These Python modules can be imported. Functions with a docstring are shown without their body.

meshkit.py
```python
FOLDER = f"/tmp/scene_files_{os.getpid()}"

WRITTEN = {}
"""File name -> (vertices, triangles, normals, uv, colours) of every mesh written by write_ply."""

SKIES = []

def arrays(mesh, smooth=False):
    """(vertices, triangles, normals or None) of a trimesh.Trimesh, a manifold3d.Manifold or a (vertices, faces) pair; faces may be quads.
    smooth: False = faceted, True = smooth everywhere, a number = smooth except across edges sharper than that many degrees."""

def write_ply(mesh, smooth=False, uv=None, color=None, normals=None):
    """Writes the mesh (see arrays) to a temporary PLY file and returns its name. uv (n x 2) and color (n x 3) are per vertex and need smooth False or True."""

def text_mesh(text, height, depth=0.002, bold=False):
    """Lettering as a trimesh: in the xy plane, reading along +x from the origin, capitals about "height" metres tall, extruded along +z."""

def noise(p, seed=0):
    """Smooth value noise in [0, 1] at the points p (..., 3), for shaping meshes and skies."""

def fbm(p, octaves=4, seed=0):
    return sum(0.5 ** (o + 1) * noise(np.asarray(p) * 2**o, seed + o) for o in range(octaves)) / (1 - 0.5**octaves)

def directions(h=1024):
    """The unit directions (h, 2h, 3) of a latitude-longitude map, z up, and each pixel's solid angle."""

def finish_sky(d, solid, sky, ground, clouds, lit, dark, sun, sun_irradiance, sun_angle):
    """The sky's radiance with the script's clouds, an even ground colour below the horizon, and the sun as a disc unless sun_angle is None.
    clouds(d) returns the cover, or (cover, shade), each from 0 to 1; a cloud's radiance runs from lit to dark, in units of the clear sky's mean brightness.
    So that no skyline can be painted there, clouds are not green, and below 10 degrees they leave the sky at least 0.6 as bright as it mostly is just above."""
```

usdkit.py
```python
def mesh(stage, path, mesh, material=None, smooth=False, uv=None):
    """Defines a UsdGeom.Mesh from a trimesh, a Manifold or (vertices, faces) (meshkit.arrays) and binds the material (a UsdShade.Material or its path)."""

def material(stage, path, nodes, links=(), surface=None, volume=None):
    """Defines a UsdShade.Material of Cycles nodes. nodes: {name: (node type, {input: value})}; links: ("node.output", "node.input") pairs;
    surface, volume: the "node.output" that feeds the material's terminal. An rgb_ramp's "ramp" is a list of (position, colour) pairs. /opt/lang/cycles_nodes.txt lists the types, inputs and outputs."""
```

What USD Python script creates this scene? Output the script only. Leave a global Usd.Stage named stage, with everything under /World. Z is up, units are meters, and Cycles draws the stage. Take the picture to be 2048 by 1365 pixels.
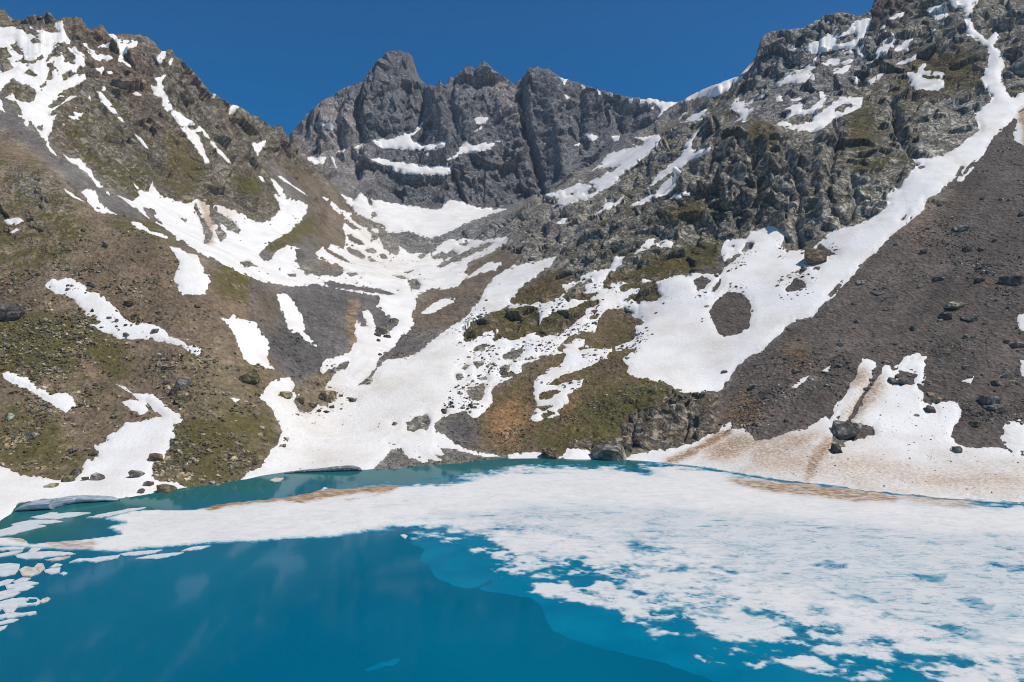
import math, random
import numpy as np
from scipy.interpolate import RBFInterpolator
from scipy.ndimage import gaussian_filter, gaussian_filter1d, distance_transform_edt, map_coordinates
from scipy.spatial import cKDTree, ConvexHull
from PIL import Image, ImageDraw
import trimesh
from pxr import Usd, UsdGeom, UsdLux, UsdShade, Sdf, Gf, Vt
import usdkit, meshkit

stage = Usd.Stage.CreateInMemory()
UsdGeom.SetStageUpAxis(stage, 'Z')
UsdGeom.Xform.Define(stage, '/World')
UsdGeom.Scope.Define(stage, '/World/Looks')

# ------------------------------------------------------------------ camera, sky, sun
CAM_Z, FPX, CU, CV = 40.0, 1368.0, 1024.0, 682.5          # a drone 40 m above the lake, 24 mm lens, level
cam = UsdGeom.Camera.Define(stage, '/World/camera')
cam.AddTranslateOp().Set(Gf.Vec3d(0, 0, CAM_Z))
cam.AddRotateXOp().Set(90.0)
cam.CreateHorizontalApertureAttr(36.0)
cam.CreateFocalLengthAttr(36.0 * FPX / 2048.0)
cam.CreateClippingRangeAttr(Gf.Vec2f(1.0, 60000.0))
cam.CreateExposureAttr(0.0)
SUN_EL, SUN_AZ = math.radians(59.0), math.radians(106.0)     # azimuth from +y (into the picture) towards +x (right)
SUN_I, SKY_S = 1.08, 0.092
sd = np.array([math.sin(SUN_AZ) * math.cos(SUN_EL), math.cos(SUN_AZ) * math.cos(SUN_EL), math.sin(SUN_EL)])
sky_mat = usdkit.material(stage, '/World/Looks/sky_look', {
    's': ('sky_texture', dict(sky_type='single_scattering', sun_disc=False, sun_elevation=SUN_EL, sun_rotation=SUN_AZ,
                              altitude=2600.0, air_density=1.0, aerosol_density=0.3, ozone_density=2.0)),
    'h': ('hsv', dict(saturation=1.52, value=1.0)),
    'b': ('background_shader', dict(strength=SKY_S))}, [('s.color', 'h.color'), ('h.color', 'b.color')], surface='b.background')
dome = UsdLux.DomeLight.Define(stage, '/World/sky')
dome.GetPrim().SetCustomDataByKey('kind', 'structure')
UsdShade.MaterialBindingAPI.Apply(dome.GetPrim()).Bind(sky_mat)
sun = UsdLux.DistantLight.Define(stage, '/World/sun')
sun.CreateIntensityAttr(SUN_I); sun.CreateNormalizeAttr(True); sun.CreateAngleAttr(0.5); sun.CreateColorAttr(Gf.Vec3f(1.0, 0.94, 0.84))
zq = sd / np.linalg.norm(sd); xq = np.cross([0, 0, 1.0], zq); xq /= np.linalg.norm(xq); yq = np.cross(zq, xq)
sun.AddTransformOp().Set(Gf.Matrix4d(*xq, 0, *yq, 0, *zq, 0, 0, 0, 0, 1))

# ------------------------------------------------------------------ helpers
def P(s):
    return np.array([[float(a) for a in t.split(',')] for t in s.split()])

def ray(u, v, y):
    """The point at depth y that the photograph shows at (u, v)."""
    u, v, y = np.asarray(u, float), np.asarray(v, float), np.asarray(y, float)
    return np.stack([(u - CU) / FPX * y, y + 0 * u, CAM_Z + (CV - v) / FPX * y], -1)

def on_lake(u, v, z=0.0):
    return ray(u, v, (CAM_Z - z) * FPX / (np.asarray(v, float) - CV))

USED = {}
def path_for(name, parent='/World'):
    k = parent + '/' + name
    n = USED.get(k, 0); USED[k] = n + 1
    return k if n == 0 else f'{k}_{n:03d}'

def tag(prim, label=None, cat=None, group=None, kind=None):
    for k, val in (('label', label), ('category', cat), ('group', group), ('kind', kind)):
        if val: prim.SetCustomDataByKey(k, val)
    return prim

def put(name, v, f, mat, parent='/World', normals=None, prim_vars=None, **tags):
    p = path_for(name, parent)
    m = UsdGeom.Mesh.Define(stage, p)
    v = np.ascontiguousarray(v, np.float32); f = np.ascontiguousarray(f, np.int32)
    m.CreatePointsAttr(Vt.Vec3fArray.FromNumpy(v))
    m.CreateFaceVertexCountsAttr(Vt.IntArray.FromNumpy(np.full(len(f), f.shape[1], np.int32)))
    m.CreateFaceVertexIndicesAttr(Vt.IntArray.FromNumpy(f.ravel()))
    m.CreateSubdivisionSchemeAttr('none')
    if normals is not None:
        m.CreateNormalsAttr(Vt.Vec3fArray.FromNumpy(np.ascontiguousarray(normals, np.float32))); m.SetNormalsInterpolation('vertex')
    for k, a in (prim_vars or {}).items():
        a = np.ascontiguousarray(a, np.float32)
        if a.ndim == 2:
            UsdGeom.PrimvarsAPI(m).CreatePrimvar(k, Sdf.ValueTypeNames.Color3fArray, 'vertex').Set(Vt.Vec3fArray.FromNumpy(a))
        else:
            UsdGeom.PrimvarsAPI(m).CreatePrimvar(k, Sdf.ValueTypeNames.FloatArray, 'vertex').Set(Vt.FloatArray.FromNumpy(a))
    UsdShade.MaterialBindingAPI.Apply(m.GetPrim()).Bind(mat)
    tag(m.GetPrim(), **tags)
    return m.GetPrim()

def vnoise(p, seed=0):
    """Value noise in [-1, 1] at points (n, 3): the lattice hash of meshkit, in 32 bits for speed."""
    p = np.asarray(p, np.float32)
    i = np.floor(p); t = p - i; t = t * t * (3 - 2 * t)
    i = i.astype(np.int32).astype(np.uint32)
    a = np.uint32(374761393); b = np.uint32(668265263); c = np.uint32(2246822519)
    base = i[:, 0] * a + i[:, 1] * b + i[:, 2] * c + np.uint32((seed * 144665 + 977) & 0xffffffff)
    out = np.zeros(len(p), np.float32)
    for dx in (0, 1):
        wx = t[:, 0] if dx else 1 - t[:, 0]
        for dy in (0, 1):
            wxy = wx * (t[:, 1] if dy else 1 - t[:, 1])
            for dz in (0, 1):
                h = base + np.uint32((dx * 374761393 + dy * 668265263 + dz * 2246822519) & 0xffffffff)
                h = (h ^ (h >> np.uint32(13))) * np.uint32(1274126177)
                h = (h ^ (h >> np.uint32(16))) & np.uint32(0xffff)
                out += wxy * (t[:, 2] if dz else 1 - t[:, 2]) * h.astype(np.float32)
    return out / 32767.5 - 1

def fbm(p, octaves, seed=0, gain=0.5):
    out, amp, tot = 0, 1.0, 0
    for o in range(octaves):
        out = out + amp * vnoise(np.asarray(p) * np.float32(2.03 ** o), seed + 17 * o); tot += amp; amp *= gain
    return out / tot

def facets(p, cell, seed, slope=0.55, warp=0.16, lift=0.09):
    """Blocky rock: in each irregular cell the surface tilts its own way; the joints between cells are steps."""
    rng = np.random.default_rng(seed)
    q = p + np.stack([vnoise(p / (0.8 * cell) + 31 * k, seed + k) for k in range(3)], 1) * (warp * cell)
    n = max(40, int(1.6 * len(np.unique(np.floor(p / cell).astype(np.int64) @ np.array([73856093, 19349663, 83492791])))))
    c = q[rng.integers(0, len(q), n)]
    _, i = cKDTree(c).query(q, workers=-1)
    g = rng.normal(size=(n, 3)); g /= np.linalg.norm(g, axis=1, keepdims=True)
    o = rng.uniform(-1, 1, n)
    return np.einsum('ij,ij->i', q - c[i], g[i]) * slope + o[i] * (cell * lift)

def smooth01(a, b, x):
    t = np.clip((x - a) / (b - a), 0, 1)
    return t * t * (3 - 2 * t)
# ------------------------------------------------------------------ the lie of the land: (u, v in the photograph, depth in metres)
SHORE = P('-250,1085 -150,1075 0,1057 26,1030 36,1006 90,1001 150,998 230,1000 290,990 350,978 400,972 440,968 485,960 520,950 580,941 640,938 720,938 780,942 850,932 930,927 1010,917 1080,916 1150,918 1250,919 1330,926 1400,934 1500,950 1600,964 1700,977 1800,988 1900,996 2048,1003 2200,1012 2350,1020')
CTRL = P('''0,935,200 100,960,188 200,950,195 300,900,208 0,870,212 0,750,240 150,750,242 0,650,262 150,640,268 0,520,298 0,450,318 0,380,335 150,520,300
150,430,330 0,310,355 100,330,350 300,800,236 300,700,258 300,600,285 300,500,312 300,470,320 400,900,208 400,800,233 400,700,255 400,600,285 400,520,315
500,900,215 500,800,240 500,700,270 500,600,310 500,558,335 550,800,248
620,575,390 700,582,410 760,592,420 600,650,340 600,740,290 680,650,350 690,690,325 640,770,285
250,420,400 320,400,470 450,480,430 430,415,500 550,520,430 600,550,440 400,480,400 512,444,520 560,410,580
615,415,600 560,480,490 520,505,470 690,540,490 650,500,540 700,470,640
300,350,490 150,300,430 50,250,420 0,200,450 100,150,520 0,80,560 100,250,450 200,300,470 200,200,530 250,120,590 300,250,540 400,300,550 400,230,590 350,150,610 500,350,580 500,270,650 450,380,530
580,330,680 600,300,705 640,340,730 650,380,740 690,392,760 700,440,760 740,440,790
750,480,800 800,520,680 700,510,620 640,530,540 650,560,460 800,550,560 800,580,480 900,545,580 950,500,680 780,620,420 770,690,350 720,760,295
780,465,840 830,505,740 850,470,850 950,480,780 920,460,850 990,430,900
800,440,900 900,430,930 850,415,1040 720,390,1000 1000,418,1050 730,420,900 660,375,960
785,300,1130 700,300,1130 620,300,1120 900,250,1170 960,300,1140 1060,380,1060 1080,280,1140 1200,260,1180 1250,290,1120 850,350,1085 950,370,1070 1000,250,1180 1060,330,1100
1310,272,900 1250,330,800 1150,385,700 1060,400,720 1150,340,800 1230,285,920
1050,470,600 1120,420,600 1200,440,520 1200,390,600 1290,390,560 1330,300,640 1400,260,650 1330,250,760 1450,230,620 1380,330,560 1350,390,500
1500,240,480 1550,255,480 1600,258,490 1680,210,520 1720,200,520 1450,255,490 1420,290,470 1400,350,450 1380,400,440 1420,470,425 1500,470,400 1600,490,385 1500,350,440 1600,350,430 1600,420,405 1700,400,400 1700,300,450 1700,450,380 1800,350,400 1800,250,470 1850,300,420 1850,180,520 1940,200,470 1900,100,560 1800,130,580 1750,180,560
1600,160,600 1550,180,610 1650,100,660 1520,170,680 1500,200,640 1850,30,660 2048,0,600 2000,80,530 2048,120,500
1250,480,430 1150,520,430 1100,560,430 1250,540,400 1350,520,395 1350,560,370 1200,600,370 1100,620,370 1000,640,380 1000,600,420 1050,550,460 1110,515,490 1050,500,540
900,700,330 850,780,285 950,760,300 750,860,255 650,850,262 600,900,232 800,900,240 900,860,258 950,895,242
1030,520,520 950,570,480 870,620,420 850,590,450 800,690,350 830,680,360
1000,830,270 1100,800,278 1150,740,300 1200,680,340 1250,650,360 1100,870,255
1200,830,262 1300,780,265 1250,800,262 1380,785,265 1300,850,248 1380,860,245 1200,890,243 1300,895,240 1420,850,245
1350,700,310 1350,770,275 1430,780,272 1300,650,335 1400,620,340 1500,600,340 1500,540,365 1600,580,330 1450,700,300 1350,590,360
1700,470,370 1800,400,385 1900,310,410 1980,240,440 2000,180,465 1980,100,520 1930,20,600
2048,210,450 1950,350,385 2048,400,350 2048,520,305 1850,450,355 1850,600,300 1750,550,325 2048,640,272 2048,780,235 2048,900,205 1900,700,265 1700,650,290 1600,700,275 1550,780,255 1700,800,245 1500,870,237 1850,830,232 1600,880,225 1750,900,215 1900,900,210 1450,880,240 1650,930,205 1850,950,195
-200,900,190 -200,700,240 -200,500,300 -200,300,380 -200,100,500 -200,-50,580 2250,0,580 2250,200,450 2250,500,300 2250,800,220 2250,950,180''')
SKYLINE = P('''-250,0,590 -100,14,596 -20,16,600 0,18,600 10,20,600 20,40,602 28,42,603 50,40,604 55,31,605 70,30,606 80,36,607 85,36,608 92,25,608 100,27,609 110,38,610 118,42,611 124,35,612 135,36,614 150,33,615 163,37,617 170,48,618 177,58,619 192,55,622 200,50,623 208,53,624 215,66,625 235,70,628 260,68,632 280,70,636 295,75,639 310,85,641 318,98,643 328,103,645 335,100,646 345,100,648 350,115,649 365,120,652 375,132,654 388,143,656 400,158,658 410,172,660 420,185,662 432,190,664 445,198,667 460,207,670 480,215,676 500,227,684 512,232,688 530,243,693 545,255,697 555,250,699 565,255,702 573,268,704 577,271,1150
580,268,1155 590,258,1165 600,245,1175 612,232,1185 628,215,1198 648,200,1212 668,190,1226 685,178,1240 705,170,1255 725,163,1270 735,150,1280 738,140,1285 748,135,1293 752,122,1298 765,110,1304 775,102,1308 795,100,1310 805,107,1310 815,105,1310 825,112,1309 830,130,1308 833,145,1307 840,155,1306 848,165,1305 855,172,1304 862,170,1303 873,172,1302 880,158,1302 885,172,1302 895,170,1302 900,150,1302 905,148,1302 908,158,1301 918,147,1301 930,135,1300 945,133,1300 952,140,1300 960,127,1300 968,120,1300 978,130,1300 988,142,1299 1000,148,1298 1010,155,1297 1022,165,1296 1030,172,1295 1033,163,1294 1042,160,1293 1050,150,1292 1058,137,1291 1075,134,1290 1095,138,1286 1108,146,1282 1120,155,1278 1140,160,1272 1165,168,1262 1190,178,1252 1215,184,1243 1240,190,1235 1265,195,1227 1295,197,1216 1320,201,1206 1340,205,1190 1350,205,1150
1365,201,1110 1400,182,1040 1435,168,960 1465,157,880 1485,150,810 1492,148,780 1500,138,765 1508,125,750 1515,105,740 1520,85,732 1525,75,728 1533,67,724 1545,63,718 1570,58,710 1600,58,702 1615,50,698 1640,38,692 1655,28,690 1680,25,688 1705,28,686 1715,33,685 1730,28,684 1740,23,683 1747,5,682 1750,-5,682 1760,-40,685 1800,-120,700 1900,-160,710 2100,-200,710 2350,-220,710''')

# ------------------------------------------------------------------ snow: (label, outline); the last ones lie on top
SNOW = [(a.strip(), P(b)) for a, b in (l.split('|') for l in '''
broad snowfield streaked with rock high on the left mountain below its summit ridge|0,52 30,55 48,62 60,52 75,62 95,58 118,42 124,42 130,70 145,88 165,108 172,116 155,112 145,105 137,95 128,85 110,90 105,100 95,115 100,118 135,112 125,122 160,128 150,138 130,148 125,160 150,150 168,148 170,158 150,170 130,178 115,190 130,192 153,192 130,205 105,220 95,235 115,228 105,240 100,262 95,275 88,278 75,262 65,245 60,262 50,250 45,232 40,212 28,198 50,205 68,200 70,180 60,170 45,168 30,158 20,158 10,172 0,185 -40,190 -60,50
thin snow tail running down right from the tip of the upper left snowfield|86,272 95,272 97,290 106,302 117,314 105,306 92,292
small snow sliver at the left picture edge above the brown slope|-20,196 0,200 4,215 9,224 0,219 -20,215
short snow streak under the dark summit towers of the left mountain|164,86 170,86 183,98 195,112 205,114 201,122 191,119 179,105
Y shaped snow patch hanging below the flat notch of the left ridge|217,69 229,69 241,81 255,83 278,83 276,91 259,99 249,109 246,120 258,129 261,134 245,126 237,123 239,106 237,95 231,80
ragged little snow patch left of the Y shaped one on the left ridge|195,95 205,88 218,84 216,96 206,94
small snow wedge just under the stepped shoulder of the left ridge|324,101 333,102 326,115 322,133 312,122 318,111
tiny snow sliver right of the wedge on the left ridge|342,117 349,115 341,131 336,127
long forked snow couloir slanting down the middle of the left rock face|311,156 332,148 323,160 326,172 323,178 329,189 337,200 347,215 362,229 380,242 397,251 414,269 427,284 437,299 452,314 464,328 455,324 439,309 424,293 411,278 399,267 388,262 394,270 402,285 407,299 410,310 420,329 411,327 399,306 389,291 379,279 367,263 357,246 344,231 329,216 324,201 314,193 306,186 302,171 311,172 314,165
narrow snow gully high on the left face left of the forked couloir|190,182 201,184 214,199 227,214 234,229 224,227 211,213 199,196
little snow dash below the narrow gully of the left face|232,232 240,235 248,244 242,242
broken snow streak lower on the grassy rib of the left face|269,266 284,281 297,298 288,292 277,279
small flat snow patch midway up the left rock face|258,183 275,184 282,190 270,190
small snow spot on the crest of the left ridge|419,190 430,187 429,197 424,196
small snow patch on the lower crest of the left ridge|459,215 470,209 479,212 467,222 458,229
triangular snow patch near the low right end of the left ridge|502,286 513,286 531,281 528,292 519,300 514,313 509,300
narrow snow strip between left rock face and grassy shoulder|126,308 140,318 156,316 167,329 180,340 187,354 197,364 213,378 195,377 188,363 178,351 166,339 149,329 137,321
fan of snow tongues on grey scree below the left rock face|162,385 175,379 189,381 197,399 212,419 232,429 205,424 191,408 186,396 191,415 208,427 189,421 179,405 171,395
thin snow line left of the snow tongues on the shoulder|126,376 141,384 166,402 150,397 134,386
thin snow line along the foot of the grey scree band|260,443 276,447 301,461 352,478 345,481 299,467 268,453
snow filled bowl under the left rock face|200,378 230,398 262,414 300,438 320,452 350,473 352,480 362,481 402,506 422,516 442,526 472,541 512,558 540,566 562,571 586,574 610,571 625,566 650,573 690,580 705,580 705,556 690,550 660,553 625,550 600,540 590,520 604,512 598,497 575,490 553,503 545,518 530,523 514,512 528,495 550,478 580,462 597,445 610,428 614,412 605,405 572,396 562,378 549,360 540,355 546,368 556,385 563,396 546,388 558,402 562,420 548,425 540,440 512,444 487,430 470,422 440,412 410,406 392,399 375,406 355,403 318,393 309,378 304,362 300,378 306,388 290,385 268,368 278,393 265,402 230,388
thin snow line running down the scree right of the bowl|552,350 562,353 580,367 600,381 616,392 598,383 575,367
snow streak parallel to the thin line on the right bowl scree|517,352 522,353 531,366 525,362
narrow cirque snow apron under the grey headwall|680,386 712,402 716,388 722,387 735,396 800,408 850,418 872,418 900,403 915,403 960,415 1012,419 985,429 940,442 905,460 865,475 845,474 825,462 800,465 775,464 760,452 730,437 700,415
thin snow line on the moraine flank left of the cirque snow|643,393 656,396 678,418 700,434 696,436 674,424
striped snow slope between the moraine and the rock step|690,432 672,419 700,425 718,432 740,448 762,465 764,480 775,495 790,512 800,525 832,520 832,548 760,560 700,562 640,522 630,506 645,494 660,486 664,486 690,500 690,485 690,470 685,455
wide valley snowfield below the rock step|688,548 720,540 790,530 800,500 797,490 812,504 850,506 866,500 880,488 900,478 925,477 950,480 990,476 1022,473 1008,488 985,502 960,514 935,524 926,545 935,550 915,570 890,577 850,583 830,590 829,600 745,590 690,580 705,560
oval snow lens on the crest of the brown rib|935,556 950,540 975,525 1000,522 1004,530 990,539 960,547
thin snow patch on the flank of the brown rib|842,626 868,605 893,594 909,596 906,604 880,616 860,627
snow gully winding down beside the dark moraine scarp|748,586 795,586 832,590 828,610 823,630 826,648 800,675 785,695 765,712 750,742 715,772 690,772 660,777 632,764 643,735 655,718 680,710 700,702 704,688 713,685 710,655 713,640 720,652 738,655 735,645 725,622 735,620 747,632 750,655 756,668 775,668 788,655 797,648 793,640 775,632 765,620 752,612 763,606 758,594
large smooth snow fan running down to the far shore|518,795 532,775 545,760 560,757 575,755 590,765 600,770 640,760 680,750 720,740 757,714 775,717 792,719 832,706 882,666 932,633 957,601 970,576 990,553 1030,531 1070,522 1113,512 1110,520 1100,530 1070,552 1035,580 1022,605 1000,620 965,632 945,640 930,655 930,685 1000,690 990,740 950,800 945,842 920,822 890,830 866,845 872,862 902,876 922,891 947,897 1000,912 1012,917 960,922 900,928 850,934 780,946 720,950 640,950 580,953 520,962 485,972 480,960 492,945 520,935 535,915 540,900 560,880 565,865 555,840 545,820 530,805
broken snow slope among rock bands at the centre right|916,692 932,654 975,627 1018,619 1021,606 1061,601 1082,585 1125,569 1157,561 1162,552 1189,542 1221,536 1229,515 1248,512 1243,528 1224,547 1243,562 1275,554 1315,564 1323,561 1345,552 1377,550 1361,601 1382,617 1307,617 1286,625 1291,644 1272,681 1270,694 1243,719 1221,724 1200,719 1168,761 1162,775 1136,807 1120,834 1071,847 1060,841 1065,788 1045,751 1029,757 988,788 988,805 946,844 932,826 868,839 868,761
ragged snow patch inside the brown slope above the lake knoll|1064,800 1075,770 1095,755 1110,735 1130,715 1163,700 1202,712 1165,731 1135,749 1100,769 1130,766 1167,757 1161,776 1141,791 1131,806 1116,821 1121,831 1090,839 1065,845 1058,835 1074,820 1067,812
snow strip in the cleft between the rock bands|1268,508 1280,492 1297,478 1312,475 1300,492 1282,503
snow pocket on the ledge below the dark cliff|1308,488 1330,478 1345,485 1342,495 1320,496
long snow couloir and slope curving down the right side|1325,560 1350,556 1380,550 1385,545 1420,548 1442,545 1448,520 1443,500 1450,478 1490,478 1500,465 1530,455 1550,455 1570,470 1560,490 1570,500 1600,503 1620,500 1640,480 1660,465 1690,455 1720,448 1750,435 1777,410 1770,396 1782,380 1800,372 1815,355 1835,331 1822,317 1850,317 1890,310 1910,295 1940,275 1958,260 1955,246 1944,235 1955,225 1960,212 1981,205 1985,195 1970,180 1965,165 1963,150 1975,130 1978,110 1975,95 1960,85 1935,70 1930,55 1928,30 1925,15 1900,15 1870,25 1860,30 1857,12 1880,8 1900,0 1900,-40 1965,-40 1958,0 1945,15 1940,30 1942,55 1955,65 1975,80 1990,63 1996,68 1986,90 1998,100 2004,110 2006,130 2001,150 2011,180 2021,195 2035,190 2048,183 2110,155 2110,225 2048,215 2035,225 2010,255 1985,275 1975,295 1965,310 1950,325 1930,340 1910,355 1885,375 1870,390 1850,400 1845,420 1820,440 1790,465 1770,485 1755,500 1740,515 1715,540 1690,565 1670,590 1650,605 1620,635 1600,640 1580,645 1545,680 1520,705 1495,715 1475,730 1460,750 1445,775 1432,786 1360,787 1345,772 1300,770 1275,760 1250,750 1238,735 1250,712 1275,695 1268,690 1210,706 1230,697 1262,684 1270,664 1288,650 1280,630 1262,612 1290,606 1318,601 1315,580
broken snow streaks on the scree edge right of the couloir|1907,369 1919,350 1934,335 1945,321 1951,328 1936,346 1922,363
bluish snow pocket in the shade of the dark cliff|1337,396 1350,387 1381,382 1379,391 1355,399
upper snow gully between two brown crags|1398,259 1389,275 1379,290 1381,302 1400,298 1429,292 1406,309 1376,323 1363,336 1331,351 1306,373 1289,384 1314,350 1344,325 1367,305 1375,285 1384,271
lower snow gully beside the brown dirt strip|1359,344 1349,376 1335,384 1310,397 1280,410 1256,413 1290,394 1324,370 1344,352
snow ramp descending left below the far col|1262,273 1290,275 1316,268 1320,274 1313,290 1306,300 1281,320 1259,339 1246,346 1236,353 1241,361 1211,376 1191,388 1171,401 1145,407 1119,414 1116,401 1119,396 1070,391 1100,387 1145,372 1160,364 1184,340 1204,325 1214,310 1240,299 1272,293 1260,285 1264,289 1285,293 1290,283 1275,279
little snow spot at the head of the snow ramp|1223,273 1239,271 1237,281 1228,282
forked snow sliver on the grey slab below the ramp|1210,397 1218,399 1219,411 1236,401 1248,391 1236,409 1216,421 1190,429 1209,415
small snow triangle on the knobbly grey rock|1112,446 1125,436 1133,434 1126,449
curved snow bench above the big cliff|1553,249 1575,235 1585,210 1606,204 1599,225 1620,215 1640,200 1656,187 1646,208 1626,228 1645,225 1668,205 1685,195 1726,195 1726,205 1716,216 1690,231 1665,239 1645,256 1620,264 1595,263 1570,256
lens of snow under the grey pillar of the right mountain|1555,166 1580,150 1616,139 1627,150 1629,158 1600,164 1570,166
large upper snowfield on the right mountain below its rounded top|1579,104 1605,98 1625,85 1660,70 1695,62 1710,42 1730,36 1742,37 1736,55 1726,75 1713,90 1716,95 1730,116 1720,121 1715,110 1712,100 1690,98 1650,104 1640,113 1624,124 1634,108 1624,106 1614,119 1624,101 1605,103
small snow ledge right below the large upper snowfield|1641,126 1660,118 1681,119 1676,131 1650,131
snow scrap below the small ledge of the right mountain|1664,146 1690,131 1703,129 1696,142 1680,148
slanting snow patch between ribs on the right mountain|1749,110 1769,80 1785,66 1792,74 1786,91 1771,106 1760,113
second slanting snow patch further right between ribs|1789,101 1810,81 1824,76 1820,92 1800,101
snow sliver under the brown tower|1752,58 1770,46 1769,56 1757,61
snow strip against the foot of the brown tower|1774,39 1795,27 1809,22 1804,33 1785,39
thin slanting snow line in the middle of the right mountain|1791,129 1810,119 1832,109 1831,118 1810,128
thin snow dash on the dark ribs of the right mountain|1736,161 1755,151 1766,146 1756,163 1740,168
C shaped snow patch on the grassy right buttress|1814,147 1835,146 1838,131 1851,126 1849,142 1860,142 1886,144 1889,151 1860,153 1843,149 1843,154 1865,159 1887,159 1887,172 1876,181 1850,181 1831,179 1817,166
small snow slab beside the couloir head|1864,30 1880,26 1901,24 1891,34 1874,41
snow crest of the ridge climbing from the col to the right mountain|1360,201 1375,193 1400,180 1430,166 1465,155 1491,147 1481,159 1461,171 1446,186 1424,194 1399,197 1424,184 1394,194 1372,202
forked snow in the col right of the three summits|1294,197 1305,197 1320,204 1345,205 1362,202 1341,213 1331,219 1319,233 1308,244 1324,221 1309,209 1301,206 1297,217
snow band across the dark wall below the col|1358,245 1385,238 1413,232 1406,239 1370,247
snow smear on the dark wall just right of the col|1369,239 1395,224 1416,217 1406,231 1385,239
branching snow gully left of the grey pillar|1461,216 1469,200 1481,189 1476,205 1495,205 1508,197 1501,209 1480,216 1506,214 1496,229 1488,238 1501,238 1484,244 1479,231 1469,223
snow speck high on the right summit ridge|1119,154 1135,159 1128,171
snow fleck on the descending crest of the right summit|1162,169 1173,176 1165,179
snow fleck further down the crest of the right summit|1194,179 1206,189 1197,188
snow dash in the rib below the right summit|1127,187 1139,195 1135,199
small snow notch near the col crest|1257,198 1264,197 1263,207 1258,206
small snow notch left of the col fork|1281,198 1288,198 1286,207 1281,206
broad upper snow ledge crossing the headwall|734,276 745,279 790,277 808,269 819,271 826,282 850,290 870,284 891,282 889,294 865,303 835,301 800,298 765,296 754,288
thin snow thread rising right from the upper headwall ledge|817,271 830,259 845,245 839,259 826,269
broad lower snow ledge crossing the headwall|741,318 755,314 785,324 830,329 880,332 903,331 899,346 885,353 860,351 830,349 800,346 782,341 784,333 765,328
slanting snow ledge right of the two headwall ledges|889,323 910,309 925,289 935,282 943,291 965,287 988,287 981,299 950,304 925,304 910,317
small bent snow patch left of the headwall ledges|707,295 722,289 728,297 715,300 723,309 714,307
snow patch on the left shoulder of the headwall|629,244 645,244 660,246 677,255 670,261 655,259 644,252
snow patch where the headwall meets the left ridge|604,307 618,314 651,314 646,326 632,331 618,323
thin snow runnel on the lower left of the headwall|656,307 666,317 673,337 667,327
snow spot above the thin runnel of the headwall|674,303 689,299 686,307
shaded snow patch under the middle summit|949,238 962,231 976,236 971,246 955,246
snow speck below the shaded patch of the middle summit|949,263 964,252 961,259
small snow dash right of the slanting headwall ledge|989,283 1006,280 1003,285
small snow spot between the two headwall ledges|844,309 861,304 856,313
snow spot on the wall left of the snow ramp head|1164,268 1180,264 1197,275 1185,283 1175,276
snow dash low on the right headwall|1147,291 1161,284 1156,292
snow tongue on the brown hillside below the bowl rim|339,492 352,496 375,504 399,514 403,530 406,545 422,555 416,570 416,586 400,589 385,591 365,588 357,580 354,570 349,560 354,545 359,525 354,512
long ragged snow streak slanting across the left hillside|90,570 105,559 130,557 150,561 166,570 176,584 201,589 216,604 231,619 241,631 251,641 265,647 285,644 311,649 326,660 336,672 356,679 376,689 404,697 396,713 380,706 365,693 330,686 300,679 270,681 240,676 215,666 195,656 173,646 195,648 189,636 169,626 159,616 149,601 129,591 109,586
snow patch on the gravel edge left of the dark moraine|441,634 455,639 467,631 480,639 501,641 513,647 523,665 536,685 538,700 531,715 539,729 549,738 520,733 499,729 487,716 479,701 474,681 464,661
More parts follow.
